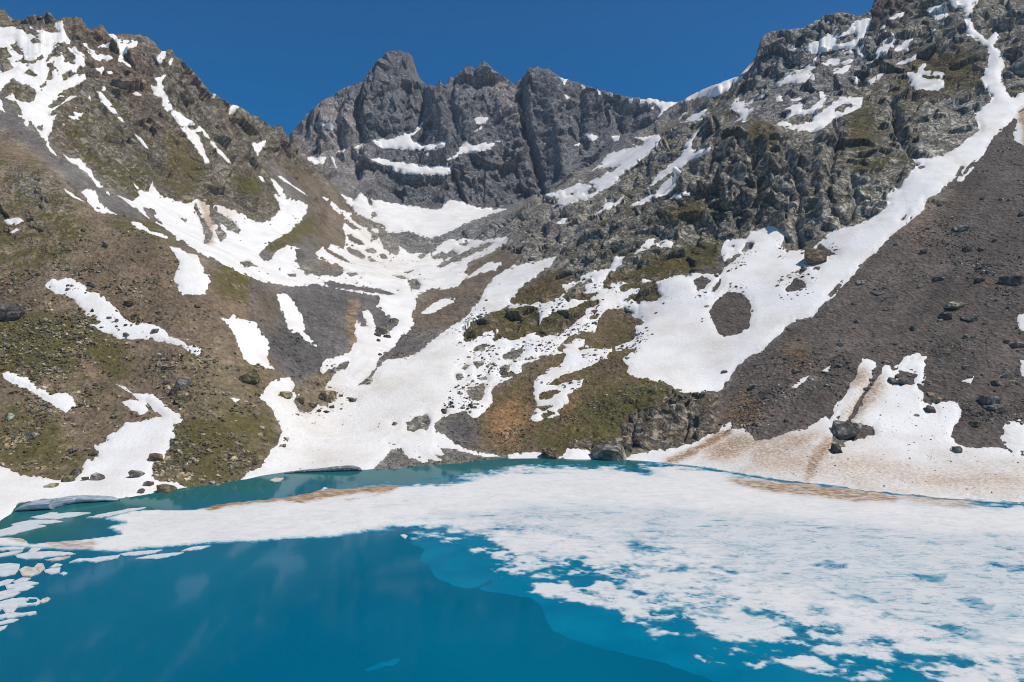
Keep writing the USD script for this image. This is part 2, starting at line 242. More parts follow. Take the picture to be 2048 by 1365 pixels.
slim snow strip down the dark moraine face|555,589 570,587 579,595 589,609 598,624 606,639 609,655 606,664 613,671 631,687 634,694 614,684 599,669 582,666 577,651 569,631 561,616
snow patch at the left edge above the mossy slope|0,742 20,744 40,751 60,761 75,774 100,784 130,786 144,795 153,810 141,821 130,826 115,816 99,806 84,796 67,784 49,776 29,771 13,756
snow finger reaching up the slope right of the gravel|233,768 250,774 265,784 285,787 305,789 319,799 336,814 356,829 364,839 356,849 339,846 324,833 309,821 297,806 284,796 296,812 279,801 254,783
small ragged snow patch under the snow finger|245,805 260,797 285,804 293,815 301,823 280,829 261,821
near shore snow apron at the left lake edge|310,834 325,834 346,850 346,870 341,885 331,905 326,919 306,926 303,940 301,955 316,962 346,964 372,974 357,979 320,986 290,994 230,1001 210,999 160,996 130,997 80,1001 34,1006 26,1028 0,1056 -100,1068 -100,920 0,934 30,944 60,951 105,959 150,961 164,945 161,930 174,918 199,915 189,890 214,885 214,870 239,858 254,845 280,845
small snow patch at the outcrop on the left edge|8,440 20,436 40,436 46,443 30,448 14,446
thin snow dash under the outcrop snow patch|18,464 35,457 42,459 25,466
tiny snow scrap on the stony slope above the far shore|460,794 479,799 470,804
dirty snow apron along the right shore|1005,909 1040,906 1080,904 1090,917 1125,917 1132,892 1170,891 1180,911 1195,919 1255,919 1262,904 1300,896 1360,889 1385,887 1410,874 1440,854 1461,843 1464,850 1442,870 1465,859 1485,857 1501,869 1511,881 1540,876 1580,863 1612,858 1625,850 1640,840 1660,825 1675,805 1690,790 1700,770 1715,745 1725,717 1741,721 1754,727 1743,750 1736,775 1756,755 1771,731 1779,734 1790,745 1800,765 1830,775 1846,785 1846,800 1860,811 1870,804 1900,802 1916,807 1923,820 1916,840 1906,855 1901,875 1911,885 1930,893 1950,898 1970,892 2000,897 2048,911 2150,940 2150,1030 2048,1020 1950,1014 1870,1006 1780,999 1700,990 1600,977 1520,964 1450,953 1400,944 1350,937 1280,931 1010,927
snow speckled patch of scree above the right shore apron|1783,746 1793,730 1808,714 1830,706 1852,711 1850,730 1852,750 1847,771 1830,777 1812,766 1798,766
snow speckled scree corner at the right picture edge|1998,871 2013,844 2030,838 2060,844 2060,910 2030,907 2008,891
snow scrap at the right picture edge in the middle of the scree|2034,631 2048,624 2095,620 2095,662 2048,661 2037,656
snow scrap at the right picture edge lower on the scree|2041,721 2095,710 2095,762 2045,751
short snow streak on the lower scree|1583,774 1600,759 1619,750 1606,765 1592,775
small snow streak right of the short one on the lower scree|1643,743 1660,731 1656,743
little snow scrap on the right scree|1923,763 1947,753 1941,766
pale dirty snow at the upper right picture edge|2027,231 2048,221 2110,208 2110,335 2060,301 2044,291 2029,281 2026,265 2037,245
'''.strip().split('\n'))]

# bare ground showing through the snow
BARE = [P(l) for l in '''
20,88 30,84 36,92 46,108 38,108 28,100
0,95 10,94 22,112 12,112 0,113
0,117 10,116 26,134 14,142 0,142
32,122 45,118 62,122 84,109 86,116 70,124 55,128 60,140 75,150 68,152 46,146 56,138 50,126
95,128 106,124 114,142 104,158 92,160 98,145
80,172 90,166 92,178 82,180
60,80 72,76 80,84 66,86
35,56 55,55 80,66 70,70 52,64
88,56 110,54 118,64 100,66
128,88 148,88 140,100 118,100 105,108 92,122 100,104 112,94
126,118 150,114 172,122 150,128
125,150 140,142 168,136 160,142 145,152 126,162
10,176 26,156 36,172 50,166 66,185 68,198 40,200 10,196
90,212 110,200 128,193 140,190 118,208 100,218
76,248 84,246 82,262 76,258
58,240 62,240 64,256 58,252
374,252 392,250 390,258 378,258
391,262 402,264 414,280 424,293 410,284 398,272
215,379 245,399 272,419 278,426 250,413 225,396
285,413 300,418 312,425 313,432 306,430 320,444 322,447 305,441 295,430
390,407 396,415 401,425 408,440 416,455 419,465 417,486 408,487 410,470 404,450 394,430 387,415
420,421 428,419 445,429 466,445 479,458 476,467 460,460 445,451 425,446 421,432
431,461 438,454 448,468 451,475 440,482 434,471
470,522 500,524 514,533 490,534
359,434 373,439 371,444
704,429 725,434 740,439 755,447 769,452 755,456 741,456 755,470 753,478 745,479 741,465 734,456 714,446 704,438
759,459 771,457 769,475 771,489 781,499 790,510 780,506 767,491 761,476
694,469 715,479 729,488 714,488 699,479
684,439 700,447 720,458 705,456
691,491 715,502 735,514 762,524 740,523 714,513 694,501
729,500 745,497 752,505 735,505
757,508 770,509 774,517 762,516
649,494 665,504 685,514 702,526 690,523 669,513 654,503
590,499 600,498 626,499 633,514 651,521 661,527 673,529 690,540 681,551 660,553 640,546 622,548 610,546 599,536 594,520
694,547 710,545 717,548 700,552
574,548 590,546 590,552 578,552
646,563 690,567 720,573 760,579 790,588 770,589 740,585 690,579 660,574
816,562 830,559 840,568 837,579 822,581
784,551 805,552 814,559 800,557
808,545 827,541 815,547
734,390 738,392 745,412 738,408
740,424 748,424 754,434 744,432
862,514 880,506 905,502 917,507 895,516 870,518
903,516 940,499 975,486 987,484 960,501 920,521 880,534 874,533
837,510 849,507 847,517 838,516
918,488 934,485 931,492
640,752 655,742 690,722 697,722 690,732 665,750 655,765 648,775
682,736 690,724 696,722 694,732 684,742
748,738 754,724 768,706 776,714 772,718 762,724 752,740 745,752 740,766 716,770 730,756
808,716 815,715 812,719
580,752 600,745 640,745 650,757 645,775 655,780 668,790 655,795 655,812 635,806 615,826 598,822 588,800 600,788 585,782 590,770
556,790 562,784 578,788 585,795 575,797
696,800 712,796 710,802 700,804
786,845 794,846 790,850
568,878 576,876 574,882
558,892 570,889 570,895
622,846 630,845 628,849
740,944 770,914 785,899 800,907 820,917 845,926 856,923 838,914 875,922 884,920 868,909 890,911 877,893 900,897 930,905 960,912 1012,915 1012,922 985,924 930,930 870,936 820,938 770,946
812,845 830,837 850,829 858,845 853,861 840,855 825,863 814,860
777,886 790,888 786,890
790,898 800,896 806,904 792,903
884,818 892,818 893,826 884,826
1419,625 1434,600 1455,584 1480,587 1498,600 1503,630 1496,656 1475,669 1440,669 1429,651
1613,527 1630,500 1640,489 1656,500 1672,509 1650,516 1635,526
1571,576 1590,557 1606,565 1612,574 1590,581 1574,581
1388,561 1405,552 1417,560 1409,576 1394,578
1423,582 1440,559 1440,566 1428,584
1444,526 1470,509 1482,508 1470,519 1450,531
1483,502 1495,486 1510,484 1501,496 1487,504
1455,492 1470,488 1466,495
1446,518 1458,512 1455,520
1596,544 1607,534 1613,540 1600,549
1627,536 1640,530 1636,540
1711,542 1735,519 1757,501 1746,519 1720,542
1655,590 1680,565 1692,556 1678,575 1660,594
1800,440 1812,428 1808,440
1835,333 1848,330 1850,335 1840,338
1910,350 1922,332 1926,334 1914,352
1922,350 1938,330 1944,326 1934,346
1155,373 1175,349 1195,336 1219,334 1206,349 1180,364
1163,389 1185,374 1192,382 1175,389
1206,345 1220,337 1236,332 1226,342
1132,388 1146,385 1144,391
1569,241 1590,231 1627,229 1622,243 1595,247
1671,216 1690,206 1712,210 1690,219 1671,223
1673,76 1700,66 1717,68 1711,79 1690,86 1675,84
1712,84 1726,78 1736,70 1738,100 1730,106 1722,92
1635,108 1655,103 1690,101 1712,103 1714,112 1700,112 1670,115 1650,112 1638,118
1770,85 1780,72 1786,70 1776,84
1752,736 1746,755 1733,778 1716,800 1701,830 1681,855 1667,881 1681,871 1701,846 1719,815 1723,800 1739,775 1758,750 1764,734
1664,866 1690,844 1720,849 1747,852 1747,869 1720,876 1685,886 1691,893 1667,899 1664,885
1798,748 1810,742 1828,748 1820,768 1800,770
1850,815 1866,812 1870,824 1856,826
1780,762 1790,757 1794,764 1784,770
1672,835 1680,830 1676,838
1652,832 1665,826 1658,838
928,670 937,652 970,630 1007,619 1023,617 1061,610 1077,614 1077,627 1076,646 1077,660 1055,670 1039,678 1015,678 1007,673 988,684 983,678 999,662 994,657 959,670 937,684 929,681
1071,668 1085,641 1106,625 1146,614 1179,601 1197,601 1195,609 1173,619 1171,630 1157,638 1136,657 1109,673 1087,670
1021,601 1039,585 1077,561 1114,539 1157,555 1162,561 1125,569 1120,577 1130,582 1114,595 1104,601 1082,606 1077,601 1066,609 1055,609 1039,607 1023,611
1125,595 1136,579 1157,566 1171,564 1171,577 1162,587 1192,584 1197,587 1179,598 1157,600 1136,598
1205,566 1216,550 1221,543 1235,542 1243,555 1270,550 1283,552 1283,566 1307,563 1315,569 1315,579 1318,593 1312,601 1296,605 1286,601 1270,601 1256,603 1249,601 1259,590 1278,585 1280,577 1270,574 1256,580 1243,580 1243,571 1254,566 1237,561 1227,566 1221,569
1203,575 1211,569 1222,569 1217,578
1172,561 1180,557 1184,564 1174,566
1216,619 1232,614 1248,617 1264,625 1259,633 1275,636 1286,644 1283,649 1270,654 1270,670 1259,684 1243,689 1221,694 1205,697 1192,697 1179,694 1168,686 1171,681 1152,676 1136,684 1125,689 1130,694 1120,702 1114,697 1125,684 1146,670 1168,662 1189,665 1197,657 1197,641 1205,627
1055,724 1077,721 1082,713 1114,708 1128,708 1128,719 1114,732 1093,740 1087,751 1066,761 1066,788 1074,810 1066,826 1061,839 1071,844 1093,839 1120,831 1117,820 1136,804 1136,791 1162,772 1168,756 1141,761 1114,769 1098,769 1106,761 1130,751 1152,743 1184,732 1200,719 1216,716 1211,708 1270,694 1272,700 1243,719 1254,732 1248,748 1296,761 1329,764 1366,786 1436,783 1441,815 1436,863 1371,886 1345,896 1275,907 1254,907 1243,921 1189,921 1184,907 1168,899 1133,894 1130,907 1082,907 1061,904 1007,909 970,907 927,896 900,880 876,858 900,828 932,823 946,842 964,826 988,804 983,788 988,772 1023,756 1045,751 1045,732
946,700 959,689 972,686 975,692 962,704 948,702
1012,711 1023,700 1042,694 1050,700 1042,708 1026,719 1015,716
920,737 932,729 939,730 929,740
947,724 962,721 968,729 954,736
912,751 924,745 931,757 915,760
955,756 970,753 973,759 962,761
932,783 954,772 967,768 971,788 959,800 946,803
1001,737 1019,729 1016,741 1007,746
998,745 1023,744 1030,751 1012,757
1078,788 1104,780 1121,783 1098,797 1079,800
1077,815 1098,810 1107,812 1085,821
1082,830 1101,823 1106,827 1087,834
1177,636 1189,629 1193,636 1181,639
1183,622 1198,619 1193,629
970,732 980,724 981,729 975,736
1157,697 1168,692 1171,697 1161,701
'''.strip().split('\n')]

# dirt on the snow: (strength, blur, outline)
DIRT = [(float(a), float(b), P(c)) for a, b, c in (l.split('|') for l in '''
0.9|5|1325,927 1380,899 1440,863 1460,853 1470,862 1430,887 1380,914 1345,929
0.62|12|1390,915 1440,880 1490,863 1530,878 1600,865 1610,872 1580,887 1500,907 1455,927
0.7|8|1603,962 1619,910 1650,880 1668,868 1668,892 1640,926 1624,962
0.65|12|1690,832 1720,788 1750,750 1765,760 1762,784 1740,812 1705,842
0.5|8|1690,780 1718,745 1742,735 1725,775
0.36|22|1400,932 1500,890 1600,880 1680,905 1800,930 2048,930 2060,1003 1850,992 1600,965
0.36|18|1780,965 1870,935 1900,950 1800,985
0.6|5|398,400 412,405 424,440 424,470 424,490 416,488 415,460 402,425
0.4|8|425,412 450,420 470,445 455,440
0.3|20|690,490 760,520 850,525 800,540 700,530
0.25|25|710,640 760,670 740,720 705,705
0.15|30|1360,640 1430,670 1500,640 1560,600 1400,730
0.2|20|690,420 760,445 780,500 720,480
0.8|4|2040,215 2110,200 2110,335 2044,295
0.5|10|1500,900 1600,868 1660,858 1600,900 1540,925 1490,940
0.14|40|520,780 900,700 960,800 700,930 500,950
'''.strip().split('\n'))]
# ------------------------------------------------------------------ what the ground is made of: (tint, roughness, grass on ledges, blur, outline), later ones on top
TINT = dict(knoll=(0.285, 0.245, 0.195), 
    slate=(0.208, 0.208, 0.218), slatewarm=(0.35, 0.32, 0.31), rock=(0.315, 0.294, 0.254), pale=(0.44, 0.41, 0.355), greyrock=(0.295, 0.29, 0.28),
    leftrock=(0.245, 0.212, 0.168), rust=(0.205, 0.158, 0.122), tower=(0.166, 0.134, 0.128),
    scree=(0.104, 0.086, 0.075), screegrey=(0.155, 0.142, 0.132), moraine=(0.128, 0.120, 0.116), rib=(0.173, 0.136, 0.101),
    soil=(0.190, 0.142, 0.097), rubble=(0.215, 0.170, 0.110), grass=(0.106, 0.097, 0.030), olive=(0.150, 0.119, 0.062), heath=(0.150, 0.107, 0.060),
    orange=(0.269, 0.154, 0.070), scarp=(0.294, 0.205, 0.128), gravel=(0.173, 0.160, 0.143), ochre=(0.160, 0.109, 0.058))
CLS = [(l.split('|')[0].strip(), *[float(a) for a in l.split('|')[1:4]], P(l.split('|')[4])) for l in '''
slate|1.0|0|6|560,290 577,60 1345,60 1352,206 1325,268 1260,300 1150,345 1060,400 1010,425 700,410 640,340 600,300
slatewarm|1.0|0|10|970,120 1010,150 1040,200 1045,260 1010,230 980,180
slatewarm|0.9|0|12|590,260 640,215 700,180 720,250 760,360 700,390 640,330
leftrock|0.75|0.5|8|-260,-40 120,20 330,90 450,190 580,265 640,340 700,395 690,440 600,400 560,440 480,440 330,410 240,390 150,310 90,280 0,190 -260,150
rust|0.7|0.1|10|120,35 200,55 260,75 300,130 330,250 300,300 240,180 160,110
leftrock|0.7|0.9|10|130,180 240,200 330,330 420,420 330,410 250,390 180,330 120,260
olive|0.4|1|10|330,250 380,300 400,340 370,390 330,340
grass|0.4|1|6|474,350 490,345 525,360 520,385 490,395 476,385
olive|0.4|0.6|8|555,320 600,330 640,390 600,400
screegrey|0.12|0|8|-260,130 0,185 60,250 120,310 200,370 240,400 420,500 300,500 180,420 100,340 0,260 -260,200
screegrey|0.1|0|6|215,375 300,410 360,470 430,520 330,480 250,430
screegrey|0.15|0|8|520,300 600,370 625,415 690,445 740,520 640,520 520,540 500,500 600,440 570,400
rib|0.15|0.2|8|600,340 690,395 720,440 690,540 640,540 620,440
olive|0.12|1|10|520,500 570,470 620,430 640,440 600,480 560,500
moraine|0.12|0|10|560,560 690,545 800,570 800,620 760,600 600,590
soil|0.10|0.25|8|-260,200 0,265 100,345 200,425 400,515 520,560 620,590 640,720 520,800 545,900 500,970 330,1000 0,1080 -260,1100
soil|0.12|0.35|10|0,260 100,340 130,400 60,440 0,330
rubble|0.35|0.6|10|-60,400 60,400 150,420 175,470 140,520 60,530 -60,520
leftrock|0.4|0.8|10|0,330 110,350 160,420 100,420 30,400
rubble|0.22|0.3|14|370,690 520,740 560,800 560,880 500,965 330,990 310,960 350,850 365,780
olive|0.15|0.6|25|360,830 540,820 560,890 490,960 330,985 320,930
olive|0.3|0.7|20|0,620 200,640 260,730 140,760 0,740
grass|0.1|1|14|0,650 160,655 240,720 200,740 100,720 0,720
grass|0.2|1|8|175,690 240,740 225,745 180,710
olive|0.12|0.8|20|0,810 110,850 170,930 100,950 0,935
grass|0.25|1|14|20,870 90,880 110,910 50,915 0,890
scarp|0.3|0|8|150,690 215,750 180,760 140,710
olive|0.2|1|10|430,535 480,530 520,560 500,600 450,590
olive|0.2|0.8|10|190,425 300,440 420,515 330,480 240,450
moraine|0.18|0|8|500,560 620,575 760,592 800,640 770,670 710,690 640,750 600,765 560,745 530,700 500,640
rib|0.2|0.1|10|500,560 560,590 540,680 510,640
scarp|0.25|0|5|697,600 712,600 714,690 700,695 694,660
rib|0.18|0.1|8|760,720 800,650 830,590 1000,490 1045,520 970,580 930,640 800,720
moraine|0.2|0|10|740,740 790,670 830,660 900,650 800,720
rock|0.9|0.1|8|1000,420 1060,400 1270,280 1310,260 1270,330 1130,400 1190,420 1120,540 1040,510 1010,470
greyrock|0.9|0|6|770,455 930,440 1020,415 1030,480 960,485 850,510 800,500
pale|0.9|0.2|8|1150,440 1290,400 1200,500 1130,520
rock|1.0|0.45|8|1130,560 1120,520 1300,250 1400,210 1500,130 1540,50 1750,-60 2400,-260 2400,100 2048,200 1950,240 1900,310 1820,370 1700,460 1580,500 1440,500 1350,550 1200,600
greyrock|1.0|0.05|8|1480,160 1520,80 1560,50 1740,20 1760,60 1720,170 1600,230 1500,240
tower|0.9|0|5|1740,30 1750,-60 1830,-60 1820,40 1770,50 1745,60
pale|1.0|0.5|8|1560,360 1650,330 1800,300 1820,370 1700,460 1600,500
rock|1.0|0.35|10|1480,230 1560,250 1700,210 1760,200 1760,330 1600,440 1560,490 1380,470 1340,420
olive|0.7|1|8|1270,450 1350,410 1400,400 1420,440 1330,440
olive|0.7|1|8|1310,510 1440,490 1440,530 1320,560 1260,545
olive|0.6|1|10|1480,245 1530,245 1560,290 1500,290
olive|0.6|1|10|1690,230 1740,210 1760,280 1700,300
olive|0.6|1|8|1690,330 1760,310 1790,320 1720,340
heath|0.7|0.7|14|1830,100 1960,100 1960,170 1870,200 1800,180
pale|1.0|0.2|8|1850,200 1960,180 1960,260 1880,310 1820,330
heath|0.45|0.4|8|1020,580 1120,530 1140,560 1130,610 1020,620
rubble|0.8|0.6|6|920,640 1080,600 1200,570 1210,620 1080,685 920,690
rubble|0.7|0.5|6|1180,580 1240,530 1330,560 1320,610 1260,610
heath|0.15|0.4|14|1110,690 1210,600 1300,630 1280,700 1450,800 1440,880 1240,920 1000,915 860,860 980,770
moraine|0.2|0|10|860,860 930,815 960,850 960,895 900,885
orange|0.25|0|14|985,830 1040,790 1050,850 1030,880 990,880
orange|0.25|0|10|1110,810 1160,800 1150,830 1120,835
grass|0.3|1|12|1230,780 1300,765 1365,785 1340,810 1260,830
grass|0.35|1|12|1080,880 1200,850 1250,830 1260,870 1180,890 1100,905
olive|0.3|1|14|1130,840 1230,790 1280,780 1260,840 1180,870
knoll|1.0|0.3|5|1260,830 1330,790 1440,790 1445,850 1380,888 1300,900 1250,900 1240,870
knoll|1.0|0.5|5|1130,885 1180,880 1240,870 1265,900 1240,920 1130,900
scree|0.13|0|8|1320,600 1400,540 1550,500 1640,480 1770,480 1640,610 1540,685 1470,720 1440,780 1330,770
scree|0.10|0|6|2400,20 2048,200 1960,270 1890,370 1770,480 1640,610 1540,685 1470,720 1440,790 1445,860 1520,890 1640,860 1760,930 1900,960 2048,960 2400,1020
ochre|0.16|0|12|1450,820 1500,780 1520,830 1480,850
ochre|0.16|0|14|1570,730 1590,690 1620,700 1600,740
rust|0.16|0|25|1840,360 1900,400 1850,500 1800,480
gravel|0.25|0|4|745,950 775,910 800,905 860,925 960,908 1015,914 930,935
rubble|0.3|0.1|6|570,780 640,740 680,745 660,800 610,830
'''.strip().split('\n')]

CLEFT = [(float(a), float(b), P(c)) for a, b, c in (l.split('|') for l in '''
8|-20|1040,175 1046,230 1060,290 1072,340 1084,400
7|-14|1033,170 1040,200
8|-16|850,175 838,230 842,290 835,330
8|-14|728,165 712,220 722,290 715,340
7|-12|905,160 898,210 915,260
14|9|985,165 1010,210 1035,260 1058,340
12|8|790,140 800,180 790,230 800,280
10|10|870,200 880,250 890,290
12|10|1100,220 1120,280 1130,340
8|-12|1160,180 1165,240 1170,290
8|-10|1220,190 1230,240 1240,270
8|-10|660,200 675,260 690,320
10|9|640,230 650,290 640,320
7|-8|1786,205 1790,240 1800,270 1818,300
12|-7|1790,215 1795,255
7|-7|1560,270 1585,330 1602,390 1590,440 1600,490
6|-6|1672,240 1672,290 1660,340
6|-5|1705,345 1712,400 1690,440
6|-5|1500,300 1520,370 1510,430
8|-5|1440,300 1430,360 1445,420
9|6|1520,260 1545,330 1540,420
10|6|1640,280 1640,360 1650,430
6|-5|1660,60 1640,90 1600,110
6|-6|1760,60 1745,110 1735,140
6|-5|1900,80 1880,110
14|2.2|1310,800 1300,850 1290,895
14|2.0|1410,805 1405,850
12|1.8|1200,870 1205,905
6|-2|1240,860 1245,905
5|-3|1372,800 1375,840 1365,880
4|-2|1275,820 1265,860 1260,900
4|-1.5|1320,800 1315,850
6|-4|330,110 360,180 400,240
8|-5|80,200 150,280 185,330 200,360
7|-4|235,230 280,290 330,350
7|-4|380,140 430,220 470,300 500,360
7|5|300,130 350,230 420,330
7|4|190,220 250,310 300,380
5|-4|1180,420 1150,460 1120,510
6|-5|1300,300 1290,340 1260,380
6|-4|1100,430 1080,480
'''.strip().split('\n'))]

# ------------------------------------------------------------------ 1. a smooth relief through the control points
ctrl = [ray(c[:, 0], c[:, 1], c[:, 2]) for c in (CTRL, SKYLINE[::2])]
y_sh = CAM_Z * FPX / (SHORE[:, 1] - CV)
shore = ray(SHORE[:, 0], SHORE[:, 1], y_sh)
inner = shore.copy(); inner[:, :2] *= ((y_sh - 14) / y_sh)[:, None]; inner[:, 2] = -3.0
deep = shore.copy(); deep[:, :2] *= ((y_sh - 70) / y_sh)[:, None]; deep[:, 2] = -9.0
sk_u = SKYLINE[:, 0]
behind = ray(sk_u[::4], SKYLINE[::4, 1], SKYLINE[::4, 2])
b1 = behind.copy(); b1[:, 1] += 160; b1[:, 0] *= (b1[:, 1] / behind[:, 1]); b1[:, 2] = behind[:, 2] - 70
pts = np.vstack(ctrl + [shore, inner, deep, b1])
_, keep = np.unique(np.round(pts[:, :2] / 6).astype(int), axis=0, return_index=True)
pts = pts[np.sort(keep)]
relief = RBFInterpolator(pts[:, :2] / 300.0, pts[:, 2], kernel='linear', smoothing=0.0008)
NU0, NY0 = 330, 420
u0 = np.linspace(-240, 2290, NU0); ly0 = np.linspace(math.log(118), math.log(1450), NY0); y0 = np.exp(ly0)
UU, YY = np.meshgrid(u0, y0, indexing='ij')
Z0 = relief(np.stack([(UU - CU) / FPX * YY, YY], -1).reshape(-1, 2) / 300.0).reshape(NU0, NY0)
Z0 = gaussian_filter(Z0, (1.6, 1.6), mode='nearest')

# ------------------------------------------------------------------ 2. a mesh of about a picture element everywhere, columns fanning out from the lake
NU, NY = 1180, 880
ug = np.interp(np.linspace(0, 1, NU), [0, 0.045, 0.955, 1], [-240, -20, 2068, 2290])
el = (Z0 - CAM_Z) / y0[None, :] * FPX
top = np.maximum.accumulate(el, 1)
d_el = np.abs(np.diff(el, axis=1)); vis = np.diff(top, axis=1) > 0
w = d_el * np.where(vis, 1.0, 0.3) + np.diff(ly0)[None, :] * np.where(vis, 66.0, 48.0)
w *= np.where(y0[None, 1:] < 145, 0.25, 1.0) * np.where(y0[None, 1:] > 1340, 0.3, 1.0)
w = gaussian_filter(w, (7, 3), mode='nearest')
cum = np.concatenate([np.zeros((NU0, 1)), np.cumsum(w, 1)], 1); cum /= cum[:, -1:]
Y1 = np.stack([np.interp(np.linspace(0, 1, NY), cum[i], ly0) for i in range(NU0)])
ci = np.interp(ug, u0, np.arange(NU0))
LY = map_coordinates(Y1, np.meshgrid(ci, np.arange(NY), indexing='ij'), order=1)
Z = map_coordinates(Z0, [np.repeat(ci[:, None], NY, 1), (LY - ly0[0]) / (ly0[1] - ly0[0])], order=3, mode='nearest')
Y = np.exp(LY); U = np.repeat(ug[:, None], NY, 1); X = (U - CU) / FPX * Y
def sky_cone(u): return CAM_Z, (CV - np.interp(u, sk_u, SKYLINE[:, 1])) / FPX
cone = sky_cone(ug)[1][:, None]
cone_s = gaussian_filter1d(sky_cone(ug)[1], 2)[:, None]
YR = np.interp(ug, sk_u, SKYLINE[:, 2])[:, None]
lim = CAM_Z + np.minimum(cone, cone_s) * Y - 0.05 * np.abs(Y - YR) - 3.0
Z = np.minimum(Z, lim)

def normals_of(p):
    du = np.gradient(p, axis=0); dy = np.gradient(p, axis=1)
    n = np.cross(du, dy); n /= np.linalg.norm(n, axis=2, keepdims=True) + 1e-9
    return n

base = np.stack([X, Y, Z], -1)
nrm = normals_of(np.stack([X, Y, gaussian_filter(Z, 2)], -1))

# ------------------------------------------------------------------ 3. what lies where: the outlines read at every point of the mesh
V = CV - (Z - CAM_Z) / Y * FPX
S = 0.5                                                        # outlines are kept at half the photograph's size
OX, OY, RW, RH = 260, 280, int((2048 + 520) * S), int((1365 + 300) * S)
def raster(polys, value=1, ss=1):
    im = Image.new('I', (RW, RH), 0); d = ImageDraw.Draw(im)
    for k, p in enumerate(polys):
        d.polygon([((a + OX) * S, (b + OY) * S) for a, b in p], fill=(value if np.isscalar(value) else value[k]))
    return np.array(im)
def look(img, u, v, order=1):
    return map_coordinates(np.asarray(img, np.float32), [(np.clip(v, -OY, 1380) + OY) * S - 0.5, (np.clip(u, -OX, 2300) + OX) * S - 0.5], order=order, mode='nearest')
flat = base.reshape(-1, 3)
mpp = (Y / FPX)                                                # metres that one picture element of the photograph spans
wob = fbm(flat / (7.0 * mpp.reshape(-1, 1)).astype(np.float32) * np.float32(1.0), 3, 5).reshape(NU, NY) if False else None
def warp(seed, px):
    """Ragged outlines: offsets of about px picture elements from noise in the land itself."""
    k = 0
    for s, a in ((1.2, 0.35), (4.0, 0.6), (13.0, 1.0)):
        k = k + a * vnoise(flat / s, seed + int(s)).reshape(NU, NY) * np.minimum(1.0, s / (mpp * px * 0.9))
    return k * px / 1.2
tint = np.zeros((RH, RW, 3), np.float32) + np.array(TINT['rock'], np.float32); rough = np.full((RH, RW), 0.8, np.float32); grassy = np.zeros((RH, RW), np.float32)
for key, ro, gr, bl, poly in CLS:
    m = gaussian_filter(raster([poly]).astype(np.float32), bl * S)
    tint += (np.array(TINT[key], np.float32) - tint) * m[..., None]; rough += (ro - rough) * m; grassy += (gr - grassy) * m
ids = raster([p for _, p in SNOW], list(range(1, len(SNOW) + 1)))
bare = raster(BARE) > 0
on = (ids > 0) & ~bare
sdf = np.where(on, distance_transform_edt(on) - 0.5, 0.5 - distance_transform_edt(~on)) / S
near = distance_transform_edt(ids == 0, return_distances=False, return_indices=True)
ids_n = ids[near[0], near[1]]
wu, wv = warp(3, 9.0), warp(4, 7.0)
def read_ground(U, V):
    T = np.stack([look(tint[..., k], U + wu, V + wv) for k in range(3)], -1)
    return T, look(rough, U + wu * 0.6, V + wv * 0.6), look(grassy, U + wu, V + wv)
SPECK = gaussian_filter(raster([p for l, p in SNOW if 'speckled' in l]).astype(np.float32), 3)
RAGGED = gaussian_filter(raster([p for l, p in SNOW if 'ragged' in l or 'broken' in l or 'striped' in l]).astype(np.float32), 4)
EDGE = (0.55 * vnoise(flat / 1.9, 71) + 0.45 * vnoise(flat / 5.5, 72)).reshape(NU, NY)
FLECK = vnoise(flat / 1.5, 75).reshape(NU, NY)
HOLES = vnoise(flat / (3.6 * np.maximum(1, Y / 350).reshape(-1, 1)), 76).reshape(NU, NY)
WIDE = gaussian_filter(on.astype(np.float32), 9 * S); WIDE = np.minimum(WIDE, 1 - WIDE)
FINE = (0.5 * vnoise(flat / (0.0031 * Y.reshape(-1, 1) + 0.15), 73) + 0.5 * vnoise(flat / (0.0085 * Y.reshape(-1, 1) + 0.2), 74)).reshape(NU, NY)
SPOT = vnoise(flat * np.array([1, 1, 1.6]) / (0.0062 * Y.reshape(-1, 1)), 77).reshape(NU, NY)
SPOTS = vnoise(flat / 30.0, 78).reshape(NU, NY)
STREAK = fbm(flat * np.array([1 / 16.0, 1 / 9.0, 1 / 7.0]), 3, 79).reshape(NU, NY)
DUSTED = gaussian_filter(raster([P('1470,230 1540,70 1740,30 1760,110 1700,190 1560,240'), P('1345,215 1500,160 1500,240 1440,270 1330,260'), P('0,60 200,80 260,130 150,260 60,270 0,200'), P('1120,150 1340,200 1330,235 1130,190'), P('1750,60 1860,40 1900,90 1780,130')]).astype(np.float32), 8)
def read_snow(U, V):
    """How many picture elements a point lies inside (+) or outside (-) the snow, with a ragged edge; and which snow."""
    s0 = look(sdf, U, V)
    amp = 0.6 + 4.6 * smooth01(0.12, 0.42, look(WIDE, U, V))
    out = s0 + amp * (0.75 * FINE + 0.55 * EDGE)
    out = out - smooth01(0.5, 0.72, SPOT) * 7.0 * smooth01(15 + 8 * SPOTS, 2, s0) * (s0 > 0) * smooth01(0.12, 0.4, look(WIDE, U, V))
    dust = (0.6 * STREAK + 0.5 * HOLES) * look(DUSTED, U, V)
    out = np.where(dust > 0.29, np.maximum(out, (dust - 0.29) * 40), out)
    out = out - look(SPECK, U, V) * (2.5 + 9 * FLECK)
    out = out - look(RAGGED, U, V) * smooth01(0.62, 0.84, HOLES) * 7
    return out, ids_n[np.clip((V + OY) * S, 0, RH - 1).astype(int), np.clip((U + OX) * S, 0, RW - 1).astype(int)]
T, RO, GR = read_ground(U, V)
SD, SID = read_snow(U, V)

